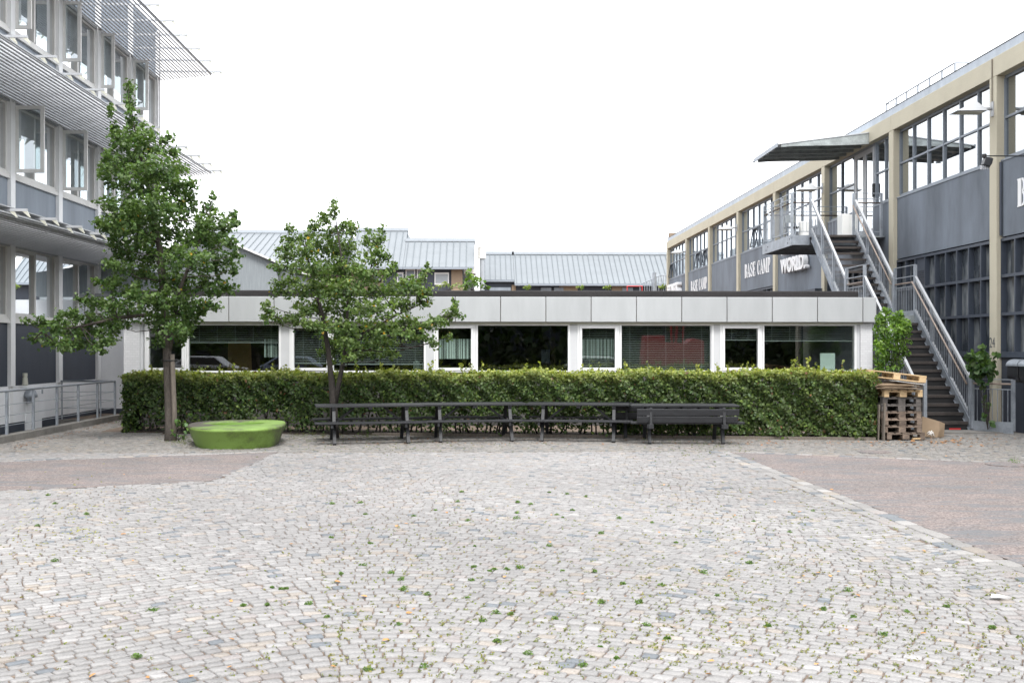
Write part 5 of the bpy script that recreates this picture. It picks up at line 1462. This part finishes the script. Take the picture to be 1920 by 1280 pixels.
def simple_bush(name, label, cat, lobes, t0, size, dens, base, light, lf, stem_px, group=None, asp=.85, depth=.5, up=.5, stem_r=.02, seed=3, sname="stem"):
    global rng
    rng = np.random.default_rng(seed)
    g_ = PT(stem_px[0], stem_px[1], t0)
    th = thing(name, (g_.x, g_.y, g_.z), label, cat, group)
    Cs, Os = [], []
    b_ = MB()
    for (cx, cy, rx, ry) in lobes:
        c = PT(cx, cy, t0 + rng.uniform(-1, 1) * depth); k = t0 / F
        nn = int(dens * math.pi * rx * ry * k * k / (size ** 2 * .6)) + 3
        a = rng.normal(0, 1, (nn, 3)); a /= np.linalg.norm(a, axis=1, keepdims=True)
        Cs.append(a * rng.random((nn, 1)) ** .4 * np.array([rx * k, max(.1, (rx + ry) / 2 * k), ry * k]) + np.array(c)); Os.append(a)
        b_.tube([g_, (g_ + c) / 2 + Vector((rng.normal(0, .05), 0, .03)), c], [stem_r, stem_r * .6, stem_r * .25], 5)
    C = np.concatenate(Cs); O = np.concatenate(Os); n = len(C)
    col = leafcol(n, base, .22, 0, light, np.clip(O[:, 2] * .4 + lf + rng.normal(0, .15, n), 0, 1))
    leaves_mesh("foliage", C, normals(n, up, O, .5), size * rng.uniform(.6, 1.2, n), col, M['leaf'], th, asp)
    b_.build(sname, M['barkdark'], th)
    return th
simple_bush("wisteria", "bright green climbing shrub at the pavilion corner beside the outdoor stair", "shrub",
            [(1668,598,26,16),(1660,582,10,6),(1690,606,16,12),(1652,620,14,26),(1680,625,26,18),(1700,625,8,8),(1664,648,26,20),(1690,650,12,14),(1650,665,12,26),(1668,676,20,18),(1684,680,10,14),(1648,690,10,12),(1672,692,14,8),(1705,640,6,4),(1698,612,12,14),(1692,660,14,14),(1650,600,10,14),(1688,590,10,8)],
            23.9, .085, 6.5, (.07, .145, .022), (.20, .32, .045), .28, (1665, 790), stem_r=.010, asp=.5, depth=.3, up=.4, seed=5, sname="stems")
# vine with big leaves by the stair foot
simple_bush("vine_plant", "big-leaved climbing plant on the railing end at the stair foot below number 24", "plant",
            [(1832,688,20,18),(1850,690,18,18),(1838,668,14,12),(1842,655,7,10),(1826,668,16,10),(1846,672,14,12),(1866,668,7,5),(1836,690,22,14),(1856,684,12,12),(1845,710,16,12),(1830,706,10,8),(1862,700,7,8),(1842,728,4,6),(1846,750,3,8),(1852,765,3,8),(1846,780,4,6),(1860,795,5,4)],
            23.75, .135, 3.4, (.045, .095, .03), (.13, .20, .06), .15, (1852, 805), stem_r=.006, asp=.95, depth=.12, up=.2, seed=8, sname="stems")
simple_bush("sapling", "young leafy shoots at the foot of the tall linden beside the green seat", "plant",
            [(332,790,6,10),(326,812,7,8),(345,798,10,8),(357,778,6,4),(340,818,10,5),(350,808,8,6)], 21.5, .085, 1.3, (.06, .12, .03), (.15, .24, .06), .2, (334, 826), depth=.1, stem_r=.006, seed=9, sname="stems")
simple_bush("shrub", "round bright green shrub beyond the pavilion roof at the brick house corner", "shrub",
            [(878,512,8,10),(884,528,14,12),(898,530,14,10),(872,535,8,10),(910,538,10,5)], 60, .20, 2.6, (.06, .12, .02), (.17, .27, .04), .3, (885, 545), depth=.4, seed=12, sname="stems", group="shrubs beyond the pavilion roof")
simple_bush("shrub", "pale green low shrubs beyond the pavilion roof in front of the white house window", "shrub",
            [(820,538,10,5),(835,534,10,8),(848,538,8,5),(858,534,6,6),(865,538,6,6)], 58, .14, 1.8, (.12, .16, .06), (.26, .30, .12), .3, (838, 545), depth=.4, seed=13, sname="stems", group="shrubs beyond the pavilion roof")
for j, (px, lb) in enumerate(((988, "small yellow-green plant tip over the pavilion roof left of centre"), (1088, "small green plant tip over the middle of the pavilion roof"), (1138, "small yellow plant tip over the pavilion roof, right of the green one"), (1240, "small green plant tip over the pavilion roof beside the workshop end"))):
    simple_bush("shrub", lb, "shrub", [(px, 539, 8, 4), (px + 4, 537, 5, 4)], 58, .12, 2.2, (.12, .18, .04), (.30, .34, .08), .3, (px, 546), depth=.2, seed=20 + j, sname="stems", group="shrubs beyond the pavilion roof")

# ---- weeds, moss and dead leaves on the paving
rng = np.random.default_rng(42)
spots = [(676,944,5),(623,946,5),(685,966,4),(776,969,4),(866,924,4),(816,959,4),(858,942,4),(877,978,5),(970,964,5),(969,974,6),(995,947,4),(971,943,4),(1030,925,3),(1044,967,4),(1063,928,4),(1073,958,4),(1098,933,4),(1160,974,5),(1223,982,4),(1127,1002,6),(1031,1026,6),(890,1026,3),
         (1268,1020,4),(1055,972,3),(694,1021,5),(681,1063,7),(639,1078,4),(733,1077,6),(752,1089,7),(757,1108,8),(801,1117,6),(889,1065,5),(918,1074,5),(950,1070,5),(975,1067,7),(927,1070,5),(883,1091,6),(877,1124,5),(930,1153,8),(905,1167,7),(958,1155,6),(1040,1163,6),(1055,1073,4),(1114,1074,5),(1168,1097,5),(1198,1132,8),(1128,1132,7),(1212,1175,7),(1252,1200,6),(747,1174,6),(690,1260,9),(795,1254,8),(990,1230,9),(1094,1253,9),(1157,1238,6),(1125,1217,5),(932,1206,7),(580,1135,7),(456,1138,5),(501,1136,4),(613,1160,5),(510,1104,4),(537,1106,4),(527,1107,5),(287,1147,8),(256,1235,8),
         (162,966,5),(103,946,4),(90,930,4),(70,988,4),(102,1054,6),(621,1010,4),(1590,1110,8),(1656,1193,8),(1440,1177,6),(1600,1160,5),(1405,1058,6),(1320,1076,7),(1480,1000,5),(1413,980,4),(1525,960,4),(1700,1150,5),(1775,1140,5),(1240,1100,6),(1345,1120,5),(1545,1145,6),(1860,1180,6),(1900,866,8),(1905,870,6)]
C, O, S, CL = [], [], [], []
def tuft(x, y, r_, h_, n_, base, light):
    a = rng.normal(0, 1, (n_, 3)); a[:, 2] = np.abs(a[:, 2]); a /= np.linalg.norm(a, axis=1, keepdims=True)
    rr = rng.random((n_, 1)) ** .5
    C.append(a * rr * np.array([r_, r_, h_]) + np.array([x, y, .010])); O.append(a)
    S.append(rng.uniform(.010, .02, n_) * (1 + r_ * 4)); CL.append(leafcol(n_, base, .2, 0, light, np.clip(rng.normal(.4, .2, n_), 0, 1)))
for (px, py, r_) in spots:
    g_ = gnd(px, py); k = PT(px, py, 1); dist = g_.length; rm = r_ * dist / F * 1.25
    tuft(g_.x, g_.y, rm, rm * .8, 60, (.06, .115, .022), (.17, .28, .055))
for k in range(2600):
    if k < 1600: px = rng.uniform(600, 1920); py = 905 + rng.random() ** .8 * 370
    elif k < 2200: px = rng.uniform(1200, 1880); py = 900 + rng.random() * 330
    else: px = rng.uniform(0, 1400); py = 900 + rng.random() ** .8 * 370
    if px > 1370 and py < 858 + (px - 1370) * .389: continue
    g_ = gnd(px, py)
    rm = rng.uniform(.008, .027)
    tuft(g_.x, g_.y, rm, rm * .9, 6, (.10, .13, .03) if rng.random() < .6 else (.20, .16, .05), (.27, .28, .08))
for k in range(220):        # yellow moss at the far left
    g_ = gnd(rng.normal(110, 110), rng.normal(985, 40)); tuft(g_.x, g_.y, .02, .01, 6, (.30, .28, .06), (.40, .38, .12))
for (cx, cy, sx, sy, n_) in ((585, 818, 30, 5, 90), (690, 818, 20, 5, 60), (345, 830, 22, 4, 60), (1300, 830, 60, 10, 60), (760, 838, 150, 8, 130), (1330, 850, 60, 15, 60)):
    for k in range(n_):
        g_ = gnd(rng.normal(cx, sx), max(812, rng.normal(cy, sy))); rm = rng.uniform(.02, .06) if cy < 835 and n_ != 130 else rng.uniform(.01, .03)
        tuft(g_.x, g_.y, rm, rm * (1.5 if cy < 835 else 1.0), 10, (.07, .10, .02), (.20, .24, .06))
C = np.concatenate(C); O = np.concatenate(O); S = np.concatenate(S); CL = np.concatenate(CL)
tag(leaves_mesh("weeds", C, normals(len(C), .3, O, .7), S, CL, M['leaf'], None, .5), "small green weed tufts growing in the cobble joints", "weeds", kind='stuff')
# dead leaves and crumbs in the joints
C, S, CL = [], [], []
def litter(px, py, s_, c_):
    g_ = gnd(px, py); C.append((g_.x, g_.y, .022)); S.append(s_); CL.append(c_)
for k in range(500):
    px = rng.uniform(600, 1420); litter(px, rng.uniform(812, 836), rng.uniform(.02, .06), np.array([.22, .11, .05]) * rng.uniform(.5, 1.5))
for k in range(160): litter(rng.normal(1770, 60), rng.normal(828, 6), rng.uniform(.03, .09), np.array([.33, .17, .07]) * rng.uniform(.6, 1.3))
for k in range(90): litter(rng.uniform(1400, 1660), rng.normal(831, 3), rng.uniform(.03, .06), np.array([.33, .15, .06]) * rng.uniform(.6, 1.3))
for k in range(120): px = rng.uniform(20, 215); litter(px, 846 - px * .252 + rng.uniform(-2, 5), rng.uniform(.03, .06), np.array([.26, .13, .06]) * rng.uniform(.6, 1.3))
for k in range(160): litter(rng.uniform(0, 1920), 850 + rng.random() * 430, rng.uniform(.015, .05), np.array([.45, .22, .07]) * rng.uniform(.5, 1.3))
for k in range(5200):       # gravelly crumbs, pale and brown
    px = rng.uniform(0, 1920); py = 900 + 380 * rng.random() ** .7
    if px > 1370 and py < 858 + (px - 1370) * .389: continue
    litter(px, py, rng.uniform(.004, .013), (np.array([.55, .5, .46]) if rng.random() < .5 else np.array([.25, .14, .09])) * rng.uniform(.6, 1.2)); C[-1] = (C[-1][0], C[-1][1], .006)
C = np.array(C); S = np.array(S); CL = np.array(CL)
tag(leaves_mesh("fallen_leaves", C, normals(len(C), 4.0), S, CL, M['litter'], None, .7), "brown fallen leaves and grit scattered on the paving", "leaves", kind='stuff')

# ================================================================== FURNITURE
def picnic(label, c, yaw, kind="plain"):
    t_ = thing("picnic_table", (c.x, c.y, 0), label, "picnic table", "black picnic tables along the hedge", yaw)
    def bd(name, m_, par=t_, mat=None, bev=.004):
        off = rootloc(par)
        o = m_.build(name, mat or M['blackwood'], None, bevel=bev); o.parent = par; KIDS.setdefault(par.name, []).append(o); return o
    L_ = 1.075
    top = MB()
    for k in range(5): top.box(-L_, L_, -.37 + k * .15, -.37 + k * .15 + .138, .725, .765)
    for x in (-.72, .72, 0): top.box(x - .04, x + .04, -.34, .34, .675, .725)
    bd("table_top", top)
    sides = (-1, 1) if kind == "plain" else (-1,)
    for s in sides:
        be = MB(); y0 = .60 * s
        for k in range(2): be.box(-L_ - .03, L_ + .03, y0 - .145 + k * .15, y0 - .145 + k * .15 + .138, .415, .452)
        bd("seat", be)
    if kind == "back":
        bk = MB()
        Mx = Matrix.Translation((0, -.78, .45)) @ Matrix.Rotation(R(7), 4, 'X')
        bk.box(-.99, .97, -.018, .018, .0, .115, Mx); bk.box(-.99, .99, -.022, .014, .14, .26, Mx)
        for k in range(1, 3): bk.box(-.99, .97, -.021, -.017, .01 + .042 * k, .014 + .042 * k, Mx); 
        bd("backrest", bk)
        for x in (-.72, .70):
            m_ = MB(); m_.bar((x, -.84, .40), (x, -.80, .735), .055, .035, (0, 1, 0)); bd("back_post", m_)
    for x in (-.72, .72):
        for s in (-1, 1):
            m_ = MB(); m_.bar((x, .24 * s, .70), (x, (.62 if kind == "plain" else .58) * s, 0.014), .066, .095, (0, 1, 0)); bd("leg", m_)
        m_ = MB(); m_.box(x - .075, x - .028, -.72 if kind == "plain" else -.86, .72 if kind == "plain" else .5, .335, .41)
        if kind == "back": m_.box(x - .05, x + .05, -.88, -.80, .33, .42)
        bd("crossbeam", m_)
        sx = -1 if x > 0 else 1
        m_ = MB(); m_.bar((x + .0, 0, .36), (x + sx * .42, 0, .70), .045, .07, (0, 1, 0)); bd("brace", m_)
    return t_
def tcenter(px, t_front, yaw, off=.74):
    a_ = PT(px, 0, t_front); return Vector((a_.x - math.sin(yaw) * off, a_.y + math.cos(yaw) * off, 0))
for (px, tf, yw, kd, lb) in ((698, 20.8, 10.5, "plain", "leftmost black picnic table, standing in front of the small tree"), (895, 21.3, 7, "plain", "black picnic table second from left, between two other plain tables"),
                             (1082, 21.3, -9, "plain", "black picnic table third from left, just left of the tables with backrests"), (1290, 20.75, -3.5, "back", "rightmost black picnic table whose slatted backrest faces the square"),
                             (1240, 22.1, -3, "back", "black picnic table with backrest, hidden behind the rightmost one against the hedge")):
    yw = R(yw); picnic(lb, tcenter(px, tf, yw, .74 if kd == "plain" else .80), yw, kd)

# green ring seat
pz = .40
outl = [(352, 796), (359, 801), (375, 803.5), (400, 804.5), (440, 804.5), (480, 803.5), (512, 801), (529, 797.5), (535.5, 792.5), (534, 789), (522, 787.2), (495, 786.4), (460, 786.3), (425, 787), (390, 788.8), (362, 791.5)]
hole = [(392, 794), (402, 795.8), (425, 796.4), (450, 796), (475, 794.8), (492, 793), (497, 791.4), (490, 790.2), (470, 789.7), (445, 789.8), (420, 790.7), (400, 792.2)]
def catm(pts, m_=6):
    o_ = []; n_ = len(pts)
    for i in range(n_):
        p0, p1, p2, p3 = (pts[(i + j - 1) % n_] for j in range(4))
        for k in range(m_):
            u = k / m_
            o_.append(.5 * ((2 * p1) + (p2 - p0) * u + (2 * p0 - 5 * p1 + 4 * p2 - p3) * u * u + (3 * p1 - p0 - 3 * p2 + p3) * u ** 3))
    return o_
wo = [gnd(a_, b2, pz) for a_, b2 in outl]; wh = [gnd(a_, b2, pz) for a_, b2 in hole]
for q_ in wo + wh: q_.z = 0
wo = catm(wo); wh = catm(wh)
def resample(P_, n_, c_):
    # by angle around c_
    ang = [math.atan2(q_.y - c_.y, q_.x - c_.x) for q_ in P_]; o_ = []
    for k in range(n_):
        a = -math.pi + 2 * math.pi * k / n_; best = None
        for i in range(len(P_)):
            a0, a1 = ang[i], ang[(i + 1) % len(P_)]
            d1 = (a1 - a0 + math.pi) % (2 * math.pi) - math.pi; d0 = (a - a0 + math.pi) % (2 * math.pi) - math.pi
            if d1 != 0 and 0 <= d0 / d1 <= 1: best = P_[i] + (P_[(i + 1) % len(P_)] - P_[i]) * (d0 / d1); break
        o_.append(best if best is not None else o_[-1].copy())
    return o_
cc = sum(wh, Vector((0, 0, 0))) / len(wh)
NR = 96
wo = resample(wo, NR, cc); wh = resample(wh, NR, cc)
gs_ = MB(); prof = []
def ring(f, z):      # f: 0 = outer, 1 = hole edge, <0 outside
    return [wo[i] + (wh[i] - wo[i]) * f + Vector((0, 0, z)) for i in range(NR)]
def scaled(P_, s_, z): return [cc + (q_ - cc) * s_ + Vector((0, 0, z)) for q_ in P_]
rs = [scaled(wo, .86, .0), scaled(wo, .865, .03), scaled(wo, .93, .18), scaled(wo, .985, pz - .07), scaled(wo, 1.0, pz - .045), scaled(wo, 1.0, pz - .02), scaled(wo, .985, pz - .003), scaled(wo, .965, pz), ring(.5, pz), scaled(wh, 1.04, pz), scaled(wh, 1.0, pz - .02), scaled(wh, .97, pz - .06), scaled(wh, .92, .05)]
vv = [tuple(q_) for r_ in rs for q_ in r_]; ff = []
for j in range(10):
    for i in range(NR): ff.append((j * NR + i, j * NR + (i + 1) % NR, (j + 1) * NR + (i + 1) % NR, (j + 1) * NR + i))
gs_.add(vv, ff)
go = thing("ring_seat", (cc.x, cc.y, 0), "lime green moulded plastic ring seat with grimy base beside the tall linden", "seat")
gs_.build("shell", M['green'], go, smooth=True)
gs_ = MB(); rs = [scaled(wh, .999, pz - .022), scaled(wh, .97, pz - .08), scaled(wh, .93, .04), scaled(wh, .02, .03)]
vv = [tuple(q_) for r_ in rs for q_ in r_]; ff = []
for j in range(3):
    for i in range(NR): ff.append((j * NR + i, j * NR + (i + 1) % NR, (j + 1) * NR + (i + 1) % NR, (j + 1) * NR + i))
gs_.add(vv, ff); gs_.build("inner_well", M['greenshade'], go, smooth=True)

# ---- pallets
def pallet(label, c, z, yaw, mat, tilt=0.0, mat2=None, flip=0):
    t_ = thing("pallet", (c.x, c.y, z), label, "pallet", "wooden pallets stacked by the hedge end", yaw)
    t_.rotation_euler = (0, tilt, yaw)
    def bd(name, m_, mt):
        o = m_.build(name, mt, None, bevel=.003); o.parent = t_; KIDS.setdefault(t_.name, []).append(o)
    W, Ln, H = .40, .60, .144        # half width (x), half length (y)
    m_ = MB()
    for k in range(5):
        xx = -W + k * (2 * W - .1) / 4 if k != 0 else -W
        wd = .145 if k in (0, 2, 4) else .1
        xx = [-W, -W + .185, -.0725, W - .285, W - .145][k]
        m_.box(xx, xx + wd, -Ln, Ln, H - .022, H)
    for y_ in (-Ln, -.0725, Ln - .145): m_.box(-W, W, y_, y_ + .145, H - .044, H - .0225)
    bd("deck_boards", m_, mat)
    m_ = MB()
    for x_ in (-W, -.0725, W - .1): m_.box(x_, x_ + (.145 if x_ == -.0725 else .1), -Ln, Ln, 0, .022)
    bd("bottom_boards", m_, mat)
    for x_ in (-W, -.0725, W - .1):
        for y_ in (-Ln, -.0725, Ln - .145):
            m_ = MB(); m_.box(x_, x_ + (.145 if x_ == -.0725 else .1), y_ + .003, y_ + .142, .0225, H - .0445); bd("block", m_, mat2 or mat)
    return t_
pc = PT(1693.5, 0, 21.75); pc.y += .6
specs = [("bottom pallet of the stack beside the hedge", M['palletold'], .03, 2), ("second pallet from the bottom of the stack", M['palletold'], -.015, -1), ("third pallet from the bottom of the stack, greyish", M['palletold'], -.03, 1),
         ("fourth pallet from the bottom, in the middle of the stack", M['palletold'], -.035, 0), ("fifth pallet from the bottom, dark with black blocks", M['palletgrey'], -.035, -1), ("sixth pallet from the bottom, dark and weathered", M['palletgrey'], -.035, 1), ("light new pallet on top of the weathered stack", M['palletnew'], -.0, 0)]
for k, (lb, mt, dx, yw) in enumerate(specs):
    pallet(lb, pc + Vector((dx, rng.normal(0, .015), 0)), .002 + k * .1445 + (.03 if k == 0 else .03), R(yw + 1), mt)
zt_ = .03 + 7 * .1445
b_ = MB()
for k in range(9):
    Mx = Matrix.Translation((pc.x - .06 + rng.normal(0, .03), pc.y - .1 + rng.normal(0, .05), zt_ + .012 + k * .014)) @ Matrix.Rotation(R(rng.normal(0, 5)), 4, 'Z') @ Matrix.Rotation(R(rng.normal(0, 1.2)), 4, 'Y')
    b_.box(-.42, .40 - .1 * (k > 4), -.5, .5, -.004, .004, Mx)
tag(b_.build("cardboard_sheets", M['cardboard']), "flattened cardboard sheets lying on top of the pallet stack", "cardboard")
Mx = Matrix.Translation((pc.x + .12, pc.y - .15, zt_ + .145)) @ Matrix.Rotation(R(4), 4, 'Z') @ Matrix.Rotation(R(7), 4, 'Y')
b_ = MB(Mx); b_.box(-.3, .3, -.46, .4, -.004, .006)
tag(b_.build("foam_board", M['paper']), "white board sticking out between cardboard and the tilted pallet", "board")
p8 = pallet("tilted light pine pallet lying on the cardboard atop the stack", pc + Vector((-.02, .02, 0)), zt_ + .20, R(88), M['palletnew'])
p8.rotation_euler = (0, R(6.5), R(0)); p8.rotation_euler = (Matrix.Rotation(R(6.5), 4, 'Y') @ Matrix.Rotation(R(86), 4, 'Z')).to_euler()
Mx = Matrix.Translation((pc.x - .42, pc.y - .62, 0)) @ Matrix.Rotation(R(1.5), 4, 'Y')
b_ = MB(Mx); b_.box(-.015, .015, -.05, .05, .01, .78)
tag(b_.build("plank", M['stake']), "brown plank leaning upright between hedge and pallet stack", "plank")
b_ = MB(Matrix.Translation((pc.x - .49, pc.y - .5, 0)) @ Matrix.Rotation(R(2), 4, 'Y')); b_.box(-.012, .012, -.05, .05, .01, .74)
tag(b_.build("plank", M['stake']), "grey thin plank leaning against the hedge end, left of the brown one", "plank")
b_ = MB(); b_.box(pc.x - .30, pc.x + .42, pc.y + .66, pc.y + .68, .03, 1.0); tag(b_.build("added_blocker_sheet", M['rubber']), "unseen dark sheet added behind the pallet stack to block bright gaps", "sheet")  # sheet added behind the pallets to keep the see-through gaps dark
c = PT(1744, 0, 22.4); Mx = Matrix.Translation((c.x, c.y, .03)) @ Matrix.Rotation(R(-28), 4, 'Z') @ Matrix.Rotation(R(-6), 4, 'X')
b_ = MB(Mx); b_.prism([(-.16, 0, 0), (.14, 0, 0), (.17, 0, .12), (.16, 0, .34), (-.16, 0, .43)], (0, .012, 0)); b_.prism([(.14, .0, 0), (.17, .0, .12), (.16, .0, .34), (.26, .22, .3), (.24, .22, .02)], (.01, .012, 0))
tag(b_.build("cardboard_box", M['cardboard']), "torn open cardboard box leaning beside the pallet stack", "cardboard")
b_ = MB(Matrix.Translation((c.x - .07, c.y - .12, .03)))
for k in range(5):
    q_ = Vector((rng.normal(0, .03), rng.normal(0, .02), .09 - k * .01)); b_.tube([q_, q_ + Vector((.06, .0, .04)), q_ + Vector((.1, 0, -.04))], [.004, .022, .006], 5)
tag(b_.build("paper_scraps", M['paper'], smooth=True), "crumpled white paper scraps on the cardboard box", "paper")
c = gnd(1722, 826.5); b_ = MB(); b_.bar((c.x - .12, c.y, .05), (c.x + .14, c.y + .04, .05), .05, .03)
tag(b_.build("wood_scrap", M['palletnew']), "short light wood offcut lying in front of the pallet stack", "wood")
c = gnd(1870, 1127); b_ = MB(); b_.add([(c.x - .06, c.y - .02, .04), (c.x + .01, c.y - .03, .045), (c.x + .07, c.y - .01, .04), (c.x + .05, c.y + .04, .042), (c.x - .03, c.y + .03, .05), (c.x - .06, c.y - .02, .036), (c.x + .01, c.y - .03, .036), (c.x + .07, c.y - .01, .036), (c.x + .05, c.y + .04, .036), (c.x - .03, c.y + .03, .036)], [(0, 1, 2, 3, 4), (9, 8, 7, 6, 5), (0, 5, 6, 1), (1, 6, 7, 2), (2, 7, 8, 3), (3, 8, 9, 4), (4, 9, 5, 0)])
tag(b_.build("litter_scrap", M['paper']), "white scrap of paper on the cobbles at the far right", "litter")

# ================================================================== BEHIND THE CAMERA (seen mirrored in the glass)
rng = np.random.default_rng(77)
n = 7000
X = rng.uniform(-26, 30, n); top = 6.0 + 1.2 * np.sin(X * .5) + .8 * np.sin(X * 1.3)
C = np.stack([X, -26 + rng.normal(0, 1.0, n), rng.random(n) * top], 1)
tag(leaves_mesh("woodland", C, normals(n, .2), rng.uniform(.4, .8, n), leafcol(n, (.03, .05, .015), .3), M['leaf']), "dark tree belt mirrored in the pavilion windows", "trees", kind='stuff')
b_ = MB(); b_.box(-40, 40, -32, -31.5, 0, 5.5); tag(b_.build("courtyard_wall", M['navy']), "dark building wall mirrored faintly in the pavilion windows", "wall")
mc = thing("red_machine", (10.8, -8, 0), "red lifting machine mirrored in the pavilion window with full blinds", "machine")
b_ = MB(); b_.prism([(9.1, -8.6, .5), (12.6, -8.6, .5), (12.55, -8.6, 2.3), (11.9, -8.6, 2.45), (11.6, -8.6, 2.15), (10.4, -8.6, 2.2), (10.35, -8.6, 2.6), (9.3, -8.6, 2.6)], (0, 1.6, 0)); b_.build("body", M['red'], mc, bevel=.05)
b_ = MB(); b_.bar((11.1, -7.8, 2.0), (11.3, -7.8, 4.6), .12, .15); b_.bar((10.9, -7.8, 2.0), (10.8, -7.8, 4.6), .1, .12); b_.bar((11.5, -7.8, 2.1), (11.6, -7.8, 4.6), .08, .1); b_.build("mast", M['red'], mc)
for x in (9.8, 12.0):
    for y_ in (-8.7, -6.9): b_ = MB(); b_.tube([(x, y_, .45), (x, y_ + .3, .45)], .45, 20); b_.build("wheel", M['rubber'], mc)
def car(label, x, y, mat):
    t_ = thing("parked_car", (x, y, 0), label, "car", "cars mirrored in the pavilion windows")
    b_ = MB(); b_.prism([(x - 2.1, y, .35), (x + 2.1, y, .35), (x + 2.15, y, .75), (x + 1.2, y, .95), (x + .6, y, 1.42), (x - 1.0, y, 1.45), (x - 1.7, y, 1.0), (x - 2.15, y, .85)], (0, 1.7, 0)); b_.build("body", mat, t_, bevel=.08)
    b_ = MB(); b_.prism([(x + 1.05, y - .01, .96), (x + .56, y - .01, 1.36), (x - .95, y - .01, 1.38), (x - 1.5, y - .01, 1.0)], (0, 1.72, 0)); b_.build("window", M['rubber'], t_)
    for dx in (-1.3, 1.3):
        for dy in (.02, 1.5): b_ = MB(); b_.tube([(x + dx, y + dy - .04, .32), (x + dx, y + dy + .18, .32)], .32, 18); b_.build("wheel", M['rubber'], t_)
car("silver car mirrored in the pavilion window left of the red machine", 6.7, -8, M['carsilver'])
car("blue car mirrored in the pavilion window behind the small tree", -10.0, -8, M['carblue'])
car("silver car mirrored in the leftmost wide pavilion window", -15.2, -9, M['carsilver'])
